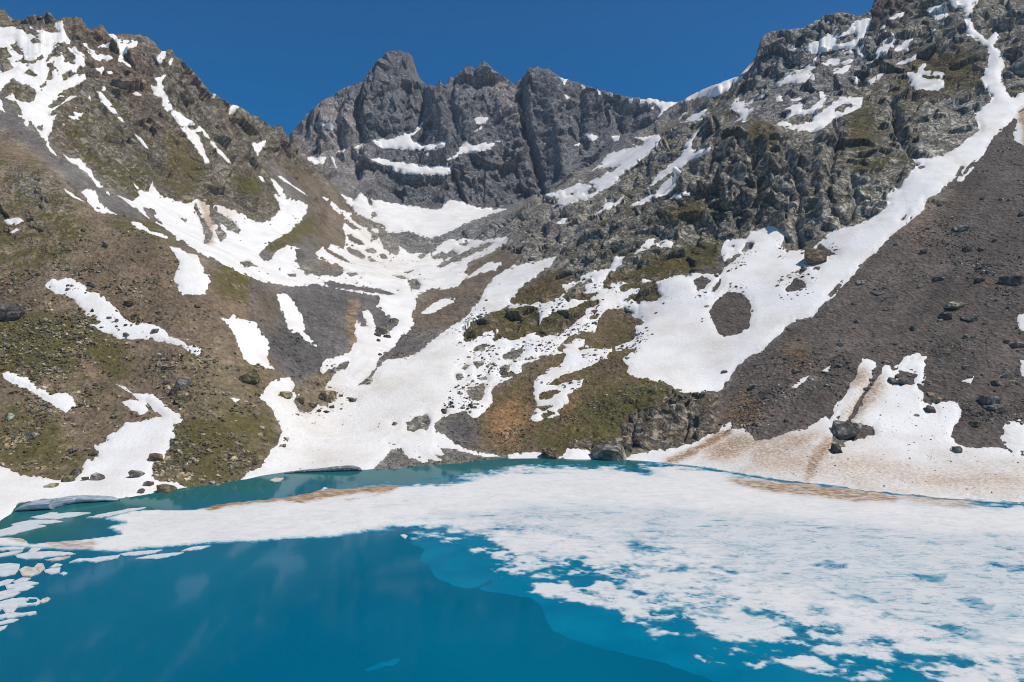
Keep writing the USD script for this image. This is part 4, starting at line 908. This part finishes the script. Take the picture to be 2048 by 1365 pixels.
thick = np.clip(0.92 - 0.37 * grey + 0.16 * n_big + 0.10 * n_mid + 0.55 * broken * (0.12 + 1.5 * n_big + 0.9 * n_mid + 0.6 * n_fin), 0.25, 1 - 0.30 * broken) * smooth01(-0.10, 1.0, cover) - pool * 0.44 * np.clip(0.8 + 0.5 * n_mid, 0, 1.2) - 0.62 * in_lead
streak = ln(4.5, 1.5, 54, 4)
thick = thick - 0.5 * smooth01(0.38, 0.6, streak) * smooth01(-15, 120, s_solid + 60) * (0.25 + 0.75 * grey) * 0.6
h = 0.28 * np.clip(cover * 1.6, -1, 1) + smooth01(0.2, 0.6, cover) * (0.05 * n_mid + 0.03 * n_fin) * (1 - 0.7 * grey) + 0.004
h = h * (1 - 0.6 * grey * broken)
LPz = LP.copy(); LPz[..., 2] = h
iN = normals_of(LPz)
ii = np.arange(LU.size).reshape(LU.shape)
ia, ib, ic, ie = ii[:-1, :-1], ii[1:, :-1], ii[1:, 1:], ii[:-1, 1:]
km = quad(cover, np.maximum) > -0.03
iN *= np.sign(iN[..., 2:3])
lab, nl = blobs(quad(cover, np.maximum) > 0.0)
size = np.bincount(lab.ravel()); size[0] = 0; order = np.argsort(-size)
from scipy.ndimage import grey_dilation
lab_g = np.where(km & (lab == 0), grey_dilation(lab, size=(3, 3)), lab) * km
def ice_piece(name, m, **tags):
    if not m.any(): return
    kk, ff = compact(np.vstack([np.stack([ia[m], ib[m], ic[m]], 1), np.stack([ia[m], ic[m], ie[m]], 1)]))
    q = LPz.reshape(-1, 3)[kk]
    if np.cross(q[ff[0, 1]] - q[ff[0, 0]], q[ff[0, 2]] - q[ff[0, 0]])[2] < 0: ff = ff[:, ::-1]
    put(name, q, ff, ICE, normals=iN.reshape(-1, 3)[kk], prim_vars=dict(thick=np.clip(thick, 0, 1).ravel()[kk], stain=np.clip(stain + 0 * thick, 0, 1).ravel()[kk]), **tags)
ice_piece('ice_sheet', lab_g == order[0], label='large white and grey lake ice sheet breaking up towards the blue water', cat='ice sheet')
others = [o for o in order[1:] if size[o] >= 14][:120]
for o in others:
    ice_piece('ice_fragment', lab_g == o, label='small flake of white ice floating off the ragged edge of the ice sheet', cat='ice fragment', group='white ice flakes broken off the ice sheet')
ice_piece('ice_crumbs', np.isin(lab_g, [o for o in order[1:] if 0 < size[o] < 14]), label='tiny crumbs of white ice scattered along the broken ice edge', cat='ice crumbs', kind='stuff')
print('fragments', len(others))

def sheet(name, poly, z, mat, **tags):
    pts3 = on_lake(poly[:, 0], poly[:, 1], z)
    m = trimesh.creation.triangulate_polygon(__import__('shapely').Polygon(pts3[:, :2]).buffer(0), engine='earcut')
    v2, f2 = np.asarray(m[0]), np.asarray(m[1])
    v3 = np.column_stack([v2, np.full(len(v2), z)])
    n = np.cross(v3[f2[:, 1]] - v3[f2[:, 0]], v3[f2[:, 2]] - v3[f2[:, 0]])[:, 2]
    f2[n < 0] = f2[n < 0][:, ::-1]
    return put(name, v3, f2, mat, **tags)

def roughen(poly, step, amp, seed):
    rng = np.random.default_rng(seed); out = []
    for p, q in zip(poly, np.roll(poly, -1, 0)):
        k = max(1, int(np.hypot(*(q - p)) / step))
        for t in np.arange(k) / k:
            w = p + (q - p) * t; out.append(w + (rng.normal(size=2) * np.array([amp, amp * 0.55]) if t > 0 else 0))
    return np.array(out)
SHELF = P('800,1052 860,1066 820,1085 850,1100 838,1120 862,1140 868,1152 880,1160 905,1172 940,1177 958,1173 982,1160 985,1165 958,1178 975,1184 1024,1190 1060,1196 1076,1206 1086,1222 1098,1250 1106,1263 1150,1281 1200,1296 1260,1311 1330,1326 1380,1346 1440,1366 1600,1440 2000,1500 2400,1500 2400,1200 1600,1100 1200,1050')
sheet('sunken_ice_shelf', roughen(SHELF, 9, 1.6, 4), 0.006, SUBICE, label='pale blue ice shelf under water along the ice edge', cat='ice')
sheet('sunken_ice_floe', roughen(P('728,1341 745,1333 760,1325 778,1322 790,1317 801,1318 796,1325 785,1332 768,1334 752,1340 738,1343'), 6, 1.2, 5), 0.006, SUBICE, label='single pale blue floe under the deep blue water at the bottom', cat='ice floe')

# floes at the left edge
FLOE = usdkit.material(stage, '/World/Looks/floe_look', {
    'geo': ('geometry', {}), 'n': ('noise_texture', dict(scale=0.7, detail=4.0, roughness=0.6)),
    'ramp': ('rgb_ramp', dict(ramp=[(0.3, (0.46, 0.52, 0.55)), (0.6, (0.60, 0.62, 0.63)), (0.8, (0.66, 0.66, 0.66))])),
    'b': ('principled_bsdf', dict(roughness=0.5, specular_ior_level=0.3))}, [('geo.position', 'n.vector'), ('n.fac', 'ramp.fac'), ('ramp.color', 'b.base_color')], surface='b.BSDF')
TANF = usdkit.material(stage, '/World/Looks/stained_floe_look', {
    'geo': ('geometry', {}), 'n': ('noise_texture', dict(scale=1.1, detail=4.0, roughness=0.65)),
    'ramp': ('rgb_ramp', dict(ramp=[(0.32, (0.38, 0.28, 0.18)), (0.5, (0.54, 0.49, 0.43)), (0.65, (0.62, 0.61, 0.59))])),
    'b': ('principled_bsdf', dict(roughness=0.55, specular_ior_level=0.3))}, [('geo.position', 'n.vector'), ('n.fac', 'ramp.fac'), ('ramp.color', 'b.base_color')], surface='b.BSDF')
import shapely
def floe(poly, seed, thick, mat, label, group=None, name='ice_floe'):
    q = on_lake(*roughen(poly, 7, 0.8, seed).T)[:, :2]
    pg = shapely.Polygon(q).buffer(0)
    if pg.geom_type != 'Polygon': pg = max(pg.geoms, key=lambda g: g.area)
    pg = pg.simplify(0.04)
    inner_ = pg.buffer(-0.14)
    m = trimesh.creation.extrude_polygon(pg, 0.3 + thick, engine='earcut'); m.apply_translation([0, 0, -0.3])
    parts = [m]
    if not inner_.is_empty and inner_.geom_type == 'Polygon' and inner_.area > 0.2:
        t2 = trimesh.creation.extrude_polygon(inner_, 0.07, engine='earcut'); t2.apply_translation([0, 0, thick - 0.01]); parts.append(t2)
    m = trimesh.util.concatenate(parts)
    v_, f_, _ = meshkit.arrays(m)
    put(name, v_, f_, mat, label=label, cat='ice floe', group=group)
SMALLF = 'thin white ice floes crowded at the left picture edge'
for k, l in enumerate('''
w|long thin white floe nearest the ice sheet edge on the blue water|270,1119 300,1112 345,1107 368,1106 350,1112 310,1119
w|short white floe drifting at the right end of the long thin floe|362,1104 380,1097 405,1094 421,1093 400,1100
w|wide pointed floe left of the long thin floes|138,1127 160,1119 190,1118 212,1115 240,1112 236,1117 210,1122 190,1126 165,1124
w|thin floe wedged under the stained edge of the ice sheet|238,1110 262,1105 300,1102 325,1101 310,1107 270,1112 248,1113
w|broad white floe below the brown stained ice tongue|30,1112 60,1106 100,1104 140,1106 152,1110 110,1114 75,1119 50,1120 34,1117
w||0,1110 25,1105 46,1103 30,1110 0,1115 -20,1114
w||55,1105 65,1096 90,1093 80,1100 65,1107
w||0,1130 20,1128 40,1130 38,1140 30,1150 10,1154 -20,1155 -20,1130
t|rounded dirty white floe in the middle of the floe crowd|38,1142 50,1135 70,1138 79,1148 60,1155 45,1155
t|dirty upright floe beside the rounded one|66,1138 75,1128 86,1128 90,1138 80,1147 73,1142
w|bright white floe on the right rim of the floe crowd|88,1142 105,1138 121,1137 119,1146 100,1150 90,1147
w|small square white floe alone on the blue water|118,1150 128,1146 135,1148 126,1152
w||0,1165 15,1160 29,1160 20,1168 0,1173 -20,1174
w||25,1165 45,1157 62,1158 50,1165 30,1169
w||10,1173 40,1168 60,1165 78,1168 60,1174 35,1179 14,1181
w||0,1185 20,1180 50,1175 69,1174 55,1181 25,1188 0,1193 -20,1195
w||0,1195 20,1190 41,1186 25,1195 0,1201 -20,1202
w|big pale floe with bays at the left picture edge|2,1206 25,1199 50,1198 58,1201 50,1205 54,1209 66,1209 76,1206 80,1208 72,1212 55,1213 35,1216 30,1223 25,1229 12,1230 4,1220 -20,1235 -20,1206
w|ring shaped rim joined to the tan floe|48,1200 58,1196 74,1197 80,1202 78,1208 73,1205 75,1201 70,1199 58,1199
t|tan pointed floe at the tip of the big pale floe|75,1208 85,1200 95,1196 101,1199 95,1204 83,1208
w|long flat floe pointing right below the big pale floe|0,1233 20,1227 45,1229 72,1225 73,1229 42,1234 15,1239 -20,1241
w||0,1245 20,1240 38,1240 25,1246 0,1251 -20,1252
w||0,1256 15,1252 10,1258 0,1263 -20,1266
t|yellowish floe wedged among thin floes under the stained tongue|88,1122 120,1116 141,1115 130,1119 102,1124
w||98,1136 112,1128 125,1130 119,1134
t|dirty floe beside the teal pocket at the left edge|0,1078 20,1077 46,1080 55,1086 40,1088 20,1086 0,1084 -20,1084
w||0,1098 30,1096 50,1097 45,1101 20,1103 -20,1103
w|flat white floe in the lead along the left shore ice|22,1050 60,1041 110,1041 126,1044 92,1049 50,1053 28,1055
w|long white floe next to the undercut snow ledge|60,1036 92,1030 150,1026 182,1027 150,1034 110,1040 78,1040
w|slender white floe at the mouth of the lead by the shore|172,1037 210,1029 260,1019 292,1016 270,1022 230,1031 200,1037
w|small floe under the ledge in the left lead|82,1031 100,1026 116,1026 98,1031
t|small tan floe in the channel before the far shore|539,962 550,957 568,957 560,964 548,965
w|wedge shaped ice bit hugging the left shore|0,1062 40,1051 92,1053 60,1061 22,1071 -20,1076 -20,1064
w|small white scrap of ice off the sheet near the channel bend|640,984 648,975 655,977 650,981
w|white fragment adrift in the bay of the sheet near the reflections|800,1072 808,1070 815,1073 810,1079 805,1076
'''.strip().split('\n')):
    kind, label, poly = l.split('|')
    floe(P(poly), 300 + k, 0.10 + 0.05 * (k % 3), TANF if kind == 't' else FLOE, label or 'small thin white floe in the crowd at the left picture edge', None if label else SMALLF)
# ------------------------------------------------------------------ boulders
def stone_mesh(seed, rx, ry, rz, n=18, sharp=0.4):
    rng = np.random.default_rng(seed)
    q = rng.normal(size=(n, 3)); q /= np.linalg.norm(q, axis=1, keepdims=True)
    q = np.sign(q) * np.abs(q) ** (1 - sharp) ; q *= rng.uniform(0.85, 1.08, (n, 1))
    h = trimesh.Trimesh(q, ConvexHull(q).simplices, process=True); h.fix_normals()
    h = trimesh.convex.convex_hull(h)
    # chamfered corners catch the light
    v = h.vertices; m = trimesh.Trimesh(v, h.faces)
    mids = np.vstack([v[h.faces].mean(1) * 0.9 + v[h.faces][:, k] * 0.1 * 0 + (v[h.faces][:, k] - v[h.faces].mean(1)) * 0.8 for k in range(3)])
    m = trimesh.convex.convex_hull(np.vstack([v * 0.985, mids[:0]])) if n < 10 else trimesh.convex.convex_hull(np.vstack([(v[h.edges_unique[:, 0]] * t + v[h.edges_unique[:, 1]] * (1 - t)) for t in (0.09, 0.91)]))
    p = m.vertices / np.abs(m.vertices).max(0) * np.array([rx, ry, rz])
    a = rng.uniform(0, 6.28)
    return p @ np.array([[math.cos(a * 0), -math.sin(a * 0), 0], [math.sin(a * 0), math.cos(a * 0), 0], [0, 0, 1]]).T, np.asarray(m.faces)

STONE = dict(olive=(0.32, 0.275, 0.155), pale=(0.38, 0.345, 0.27), green=(0.25, 0.275, 0.19), dark=(0.165, 0.145, 0.13), grey=(0.285, 0.262, 0.235), beige=(0.38, 0.30, 0.20), slab=(0.285, 0.272, 0.248), brown=(0.25, 0.19, 0.13))
def boulder(u, v, wpx, hpx, col, seed, label=None, group=None, n=18, name='boulder', cat='boulder', tilt=0.0):
    q, nn, m = at(u, v + hpx * 0.42)
    rx, rz = wpx * m * 0.5, hpx * m * 0.62
    ry = 0.5 * (rx + rz) * 1.15
    p, f = stone_mesh(seed, rx, ry, rz, n)
    c, s_ = math.cos(tilt), math.sin(tilt)
    p = p @ np.array([[c, 0, s_], [0, 1, 0], [-s_, 0, c]]).T
    c3 = q + np.array([0, 0.35 * ry, rz * 0.42])
    vv_, ff_, _ = meshkit.arrays((p + c3, f))
    jit = np.random.default_rng(seed).uniform(0.88, 1.12)
    put(name, vv_, ff_, GROUND, prim_vars=dict(tint=np.tile(np.array(STONE[col]) * jit, (len(vv_), 1)), grassy=np.zeros(len(vv_)), rocky=np.ones(len(vv_))), label=label, cat=cat, group=group)

for k, l in enumerate('''
497,755,36,24,olive,-.25|large smooth olive boulder where the brown slope meets the grey moraine
363,764,32,26,grey,0|jagged grey rock at the top of the boulder pile on the left slope
366,795,31,22,olive,.15|flat topped square boulder at the bottom of the boulder pile on the left slope
346,783,17,15,dark,0|dark upright block left in the boulder pile on the left slope
58,869,31,17,pale,0|pale flat boulder alone on the mossy lower left slope
16,832,25,15,green,.1|greenish boulder at the left picture edge beside the mossy slope
143,902,18,11,dark,.2|dark little boulder on the lower left slope above the snow apron
18,622,62,34,dark,.1|big dark undercut rock at the left picture edge above the moss
330,979,38,22,olive,.05|large lichen covered boulder standing at the water's edge on the left shore
308,1009,36,11,olive,0|low flat boulder in the shallow water off the left shore
270,948,28,15,grey,.2|tilted slab lying on the near shore snow below the left hillside
195,955,27,14,grey,.1|humped grey boulder lying on the near shore snow
99,971,28,10,olive,.1|flat olive rock on the near shore snow at the far left
312,915,30,14,brown,.1|brown slab at the right margin of the near shore snow
150,944,18,12,dark,0|dark rock at the lower tip of the mossy slope above the snow
135,960,24,11,olive,0|yellowish rock at the lower rim of the mossy slope
297,968,20,9,grey,0|small grey rock among snow near the big shore boulder
282,983,12,9,dark,0|small dark stone on snow near the left shoreline
170,958,14,8,dark,0|small dark stone left of the humped boulder on snow
190,908,22,9,brown,.2|brown rock at the left margin of the near shore snow
258,608,22,12,brown,0|brown rock on the bare slope right of the long snow streak
185,570,20,8,dark,.3|narrow dark rock right beside the upper end of the long snow streak
213,491,13,8,pale,.4|pale leaning slab high on the bare brown slope
120,646,14,9,dark,0|small dark rock at the upper rim of the moss
310,662,18,9,grey,0|grey rock poking from the lower long snow streak
252,669,16,10,grey,0|darker rock at the lower edge of the long snow streak
570,790,28,13,olive,.1|long olive boulder at the left of the debris heap in the snow fan
656,789,32,22,beige,.1|yellowish pyramid boulder crowning the debris heap in the snow fan
600,800,20,11,brown,0|brown block in the debris heap of the snow fan
628,810,24,11,rust,.1|reddish slab low in the debris heap of the snow fan
645,795,14,10,dark,0|dark block wedged under the yellowish pyramid boulder
764,655,24,20,grey,.1|rounded grey boulder beside the snow gully under the dark scarp
788,641,19,10,grey,.1|flat boulder on the snow right of the rounded grey one in the gully
756,669,13,9,dark,0|small block just below the rounded grey boulder in the gully
774,673,18,7,dark,0|low dark rock in the snow gully below the rounded boulder
758,682,8,5,dark,.3|tiny dark stone lowest in the snow gully boulder cluster
704,800,14,7,grey,.2|lone flat stone in the middle of the snow fan
790,848,10,6,grey,.2|small lone stone on the lower right of the snow fan
572,878,11,6,grey,.1|upper of two small stones on the left part of the snow fan
566,892,12,6,grey,.1|lower of two small stones on the left part of the snow fan
887,822,13,9,dark,0|dark stone on the snow above the gravelly toe of the brown slope
916,886,15,8,grey,0|grey stone at the foot of the brown slope by the gravel beach
1220,907,76,30,grey,0|large rounded lichen covered rock in the water at the foot of the knoll
1102,906,36,26,brown,0|brown rock stack standing in the water left of the knoll
1634,509,44,40,brown,0|triangular brown rock standing out of the couloir snow
1609,537,13,9,dark,0|small dark boulder left below the triangular rock in the couloir snow
1698,858,46,40,slab,.2|big pointed boulder melted out of the dirty shore snow
1676,896,22,22,dark,.1|dark block leaning under the big pointed boulder on the shore snow
1917,899,15,15,slab,0|dark upright stone at the upper rim of the shore snow on the right
1926,457,26,13,slab,.1|long boulder high on the dark scree slope
1757,586,25,10,dark,-.2|dark flat boulder near the couloir edge of the scree
1722,565,14,9,slab,0|small boulder close to the couloir edge on the scree
1883,556,22,9,slab,0|pale flat slab in the middle of the upper scree
2028,561,44,22,dark,0|big dark slab at the right picture edge on the scree
1961,563,24,9,dark,.1|dark slab left of the big slab at the right edge
1938,497,18,11,dark,0|dark blocky boulder on the upper scree
1966,498,11,8,slab,0|small block right of the dark blocky boulder on the upper scree
1913,610,38,14,pale,0|pale broad boulder in the middle of the scree
1896,632,22,16,dark,0|dark square boulder just below the pale broad one
1942,636,30,13,slab,0|slabby boulder right of the dark square one on the scree
1986,799,43,16,slab,.05|large flat grey boulder low on the right scree
1994,815,34,10,slab,0|second flat boulder directly under the large flat grey one
2003,825,18,7,dark,0|small flat rock lowest under the two large flat boulders
1955,848,19,12,beige,-.1|beige lit boulder low on the right scree above the snow
1877,800,16,12,beige,0|beige rounded stone at the upper snow margin on the right
1862,789,14,7,beige,0|small beige flat stone at the upper snow margin on the right
1861,821,20,9,dark,.1|dark flat stone lying on the shore snow near the beige stones
1808,763,24,15,slab,0|grey boulder in the snow speckled scree
1787,762,13,12,dark,0|dark stone left of the grey boulder in the snow speckled scree
2039,690,26,11,slab,0|flat boulder at the right picture edge in the lower scree
2017,684,12,8,dark,0|small dark stone left of the flat boulder at the right edge
1936,671,14,9,beige,-.3|light tilted stone in the middle of the lower scree
1831,657,13,11,slab,0|blue grey blocky stone on the lower scree
1934,735,16,8,slab,0|dark grey stone on the lower right scree above the little snow scrap
1596,741,22,8,slab,-.1|pale flat stone on the lower scree near the short snow streak
1775,725,16,6,slab,0|low flat stone above the dirty snow tongues
1836,832,10,5,slab,0|small flat stone lying on the white shore snow
1450,745,12,6,slab,0|small flat stone on the scree beside the snow slope foot
'''.strip().split('\n')):
    g, label = l.split('|'); g = g.split(',')
    if g[4] == 'rust': g[4] = 'brown'
    boulder(*[float(a) for a in g[:4]], g[4], 900 + k, label, tilt=float(g[5]))

rng = np.random.default_rng(7)
def inside(poly, n):
    im = Image.new('1', (2400, 1400)); ImageDraw.Draw(im).polygon([(a, b) for a, b in np.clip(poly, 0, 2390)], fill=1)
    yy, xx = np.nonzero(np.array(im)); i = rng.integers(0, len(xx), n)
    return xx[i] + rng.random(n), yy[i] + rng.random(n)
HILL = P('0,520 100,520 160,450 250,450 400,530 520,600 560,760 540,900 480,960 330,980 0,940')
SCREEP = P('2046,230 1960,330 1860,420 1760,520 1640,640 1560,700 1470,740 1450,860 1560,870 1700,780 1850,790 2046,890')
for poly, cols, n, label, group, lo in ((HILL, ('olive', 'brown', 'pale', 'olive'), 75, 'weathered brown stone strewn on the left hillside', 'stones strewn over the brown left hillside', 7), (SCREEP, ('slab', 'grey', 'slab', 'dark'), 85, 'grey angular stone lying on the right scree slope', 'stones lying on the right scree slope', 6)):
    us, vs = inside(poly, n * 2); done = 0
    for k, (u, v) in enumerate(zip(us, vs)):
        i = int(np.clip(np.interp(u, ug, np.arange(NU)), 0, NU - 1)); j = int(np.clip(np.searchsorted(TOP[i], (CV - v) / FPX), 1, NY - 2))
        if SD[i, j] > 1 or done >= n: continue
        w_ = lo + rng.gamma(1.6, 2.2)
        boulder(u, v, w_, w_ * rng.uniform(0.4, 0.62), cols[k % 4], 2000 + k + int(poly[0, 0]), label, group, n=16, name='stone', cat='stone', tilt=rng.uniform(-0.25, 0.25)); done += 1

# loose stones past counting: copies of a few shapes
protos = []
def scatter(name, label, n, weight, lo, hi, cols, seed):
    r = np.random.default_rng(seed)
    ok = (weight > 0) & (np.abs(U - 1024) < 1090) & (Y < 700)
    cell = np.zeros((NU, NY)); e = np.diff(EL, axis=1, prepend=EL[:, :1]); cell = np.clip(e, 0, None)
    pr = (weight * ok * cell * mpp ** -0.0).ravel(); pr /= pr.sum()
    pick = r.choice(NU * NY, n, p=pr)
    pp = np.where((SD > 0)[..., None], spos, pos).reshape(-1, 3)[pick] + r.normal(size=(n, 3)) * 0.1
    path = path_for(name)
    pi = UsdGeom.PointInstancer.Define(stage, path)
    tag(pi.GetPrim(), label=label, cat='stones', kind='stuff')
    rel = []
    for k in range(6):
        v_, f_ = stone_mesh(seed * 10 + k, 1.0, 0.85, 0.6, 14)
        v_, f_, _ = meshkit.arrays((v_, f_))
        t = np.array(STONE[cols[k % len(cols)]]) * (0.75 + 0.1 * k)
        put('stone', v_, f_, GROUND, path, prim_vars=dict(tint=np.tile(t, (len(v_), 1)), grassy=np.zeros(len(v_)), rocky=np.ones(len(v_))))
        rel.append(path + '/stone' + (f'_{k:03d}' if k else ''))
    pi.CreatePrototypesRel().SetTargets([Sdf.Path(x) for x in rel])
    pi.CreateProtoIndicesAttr(Vt.IntArray.FromNumpy(r.integers(0, 6, n).astype(np.int32)))
    pi.CreatePositionsAttr(Vt.Vec3fArray.FromNumpy(pp.astype(np.float32)))
    sc = lo * (hi / lo) ** (r.random(n) ** 2.2)
    pi.CreateScalesAttr(Vt.Vec3fArray.FromNumpy((sc[:, None] * r.uniform(0.7, 1.2, (n, 3))).astype(np.float32)))
    ang = r.uniform(0, 6.283, n) / 2
    q4 = np.column_stack([np.zeros(n), np.zeros(n), np.sin(ang), np.cos(ang)]) + r.normal(size=(n, 4)) * np.array([0.15, 0.15, 0, 0]); q4 /= np.linalg.norm(q4, axis=1, keepdims=True)
    pi.CreateOrientationsAttr(Vt.QuathArray([Gf.Quath(float(b[3]), float(b[0]), float(b[1]), float(b[2])) for b in q4]))
def area(poly, bl=10): return look(gaussian_filter(raster([poly]).astype(np.float32), bl * S), U, V)
dry = smooth01(1.5, -1.0, SD)
patchy = 0.12 + np.clip(fbm(flat / 14.0, 3, 41).reshape(NU, NY) * 2.6 + 0.55, 0, 1.8) ** 2
scatter('loose_stones', 'countless small brown stones littering the left hillside', 9000, area(HILL) * dry * patchy, 0.15, 1.0, ('olive', 'pale', 'brown', 'olive', 'pale', 'beige'), 51)
scatter('loose_stones', 'countless small dark stones of the right scree slope', 9000, area(SCREEP) * dry * patchy, 0.11, 0.6, ('slab', 'grey', 'brown', 'dark', 'pale', 'slab'), 52)
scatter('loose_stones', 'small stones scattered over the brown slope and rock bands above the far shore', 3500, area(P('880,870 1100,640 1300,560 1300,700 1430,800 1000,905')) * dry * patchy, 0.16, 0.6, ('brown', 'grey', 'dark', 'brown', 'grey', 'pale'), 53)
scatter('loose_stones', 'small grey stones on the dark moraine and the gravel beach', 3500, area(P('500,570 760,590 990,510 1020,540 830,710 640,830 560,790')) * dry * patchy + area(P('740,945 770,912 1010,915 930,932'), 3) * dry, 0.13, 0.55, ('grey', 'dark', 'slab', 'grey', 'dark', 'brown'), 54)
scatter('loose_stones', 'dark pebbles lying scattered on the lower snow', 700, area(P('1560,960 1700,780 1900,800 2048,920 2048,1000 1700,975'), 6) * smooth01(1, 5, SD) + 0.5 * area(P('520,800 700,760 950,850 880,920 520,940'), 6) * smooth01(1, 5, SD), 0.07, 0.3, ('dark', 'grey'), 55)

clump = np.clip(fbm(flat / 9.0, 2, 43).reshape(NU, NY) * 3.0 + 0.1, 0, 1.5)
rim = smooth01(1, 3, SD) * smooth01(34, 6, SD) * clump
scatter('loose_stones', 'dark rocks poking through the thin snow near the bare ground', 1500, rim * (area(P('900,640 1200,560 1330,540 1640,470 1700,500 1560,620 1300,680 1100,820 960,860 880,850 920,720'), 8) + 0.5 * area(P('150,560 420,690 380,730 100,620'), 6) + 0.4 * area(P('560,740 760,700 700,830 560,840'), 6) + 0.25 * area(P('430,420 1000,420 1000,600 500,570'), 8)), 0.2, 1.15, ('dark', 'brown', 'grey', 'dark', 'brown', 'slab'), 56)

# ------------------------------------------------------------------ undercut snow ledge at the left shore, and the dark one at the far shore
LEDGE = usdkit.material(stage, '/World/Looks/ledge_ice_look', {
    'geo': ('geometry', {}), 'map': ('mapping', dict(scale=(0.4, 0.4, 3.0))), 'n': ('noise_texture', dict(scale=1.2, detail=3.0)),
    'ramp': ('rgb_ramp', dict(ramp=[(0.35, (0.20, 0.25, 0.30)), (0.65, (0.36, 0.42, 0.47))])), 'b': ('principled_bsdf', dict(roughness=0.45))},
    [('geo.position', 'map.vector'), ('map.vector', 'n.vector'), ('n.fac', 'ramp.fac'), ('ramp.color', 'b.base_color')], surface='b.BSDF')
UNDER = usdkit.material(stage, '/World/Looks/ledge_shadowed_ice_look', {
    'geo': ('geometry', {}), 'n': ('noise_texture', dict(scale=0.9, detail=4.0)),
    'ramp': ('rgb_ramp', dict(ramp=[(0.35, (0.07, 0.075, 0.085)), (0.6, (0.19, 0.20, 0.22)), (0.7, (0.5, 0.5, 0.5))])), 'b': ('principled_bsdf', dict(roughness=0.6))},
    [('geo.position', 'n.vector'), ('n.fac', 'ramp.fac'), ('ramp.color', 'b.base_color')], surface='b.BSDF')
def ledge(pts, label, depth, seed, mat=LEDGE):
    """A lip of old snow over the water: its front leans out and is hollow at the foot. pts: u, v at the foot, height in picture elements."""
    pts = np.array(pts); uq = np.linspace(pts[0, 0], pts[-1, 0], 40)
    vq = np.interp(uq, pts[:, 0], pts[:, 1]); hq = np.interp(uq, pts[:, 0], pts[:, 2])
    foot = on_lake(uq, vq); hh = hq * foot[:, 1] / FPX
    prof = [(0.9, 0.02), (0.25, 0.10), (-0.1, 0.35), (-0.15, 0.7), (0.1, 0.95), (0.6, 1.05), (1.6, 1.0), (1.8, -0.2)]
    v_ = np.array([[p_ + np.array([0, dy * depth * min(1, h_ / 0.8), dz * h_]) for dy, dz in prof] for p_, h_ in zip(foot, hh)])
    v_[..., 2] += 0.05 * vnoise(v_.reshape(-1, 3) / 1.5, seed).reshape(v_.shape[:2])
    n_, k_ = v_.shape[:2]; id_ = np.arange(n_ * k_).reshape(n_, k_)
    f_ = np.stack([id_[:-1, :-1], id_[1:, :-1], id_[1:, 1:], id_[:-1, 1:]], -1).reshape(-1, 4)
    put('snow_ledge', v_.reshape(-1, 3), f_, mat, label=label, cat='snow ledge')
ledge([(30, 1023, 3), (40, 1024, 12), (60, 1023, 18), (100, 1021, 19), (104, 1019, 18), (125, 1013, 16), (150, 1008, 13), (185, 1006, 10), (215, 1004, 6), (236, 1002, 2)], 'blue grey undercut snow ledge over the water at the left shore', 1.6, 3)
ledge([(568, 948, 1), (590, 946, 3), (640, 945, 6), (670, 944, 9), (700, 943, 10), (716, 943, 6), (724, 942, 1)], 'dark undercut snow lip at the foot of the snow fan', 1.2, 4, UNDER)

# ------------------------------------------------------------------ a little air between the camera and the far headwall
HAZE = usdkit.material(stage, '/World/Looks/haze_look', {'v': ('principled_volume', dict(color=(0.62, 0.79, 1.0), density=0.00006, anisotropy=0.2))}, volume='v.volume')
hb = trimesh.creation.box(bounds=[[-1300, -60, -14], [1300, 1560, 760]])
put('haze', np.asarray(hb.vertices), np.asarray(hb.faces), HAZE, kind='stuff', label='thin blue air in front of the far rock walls')
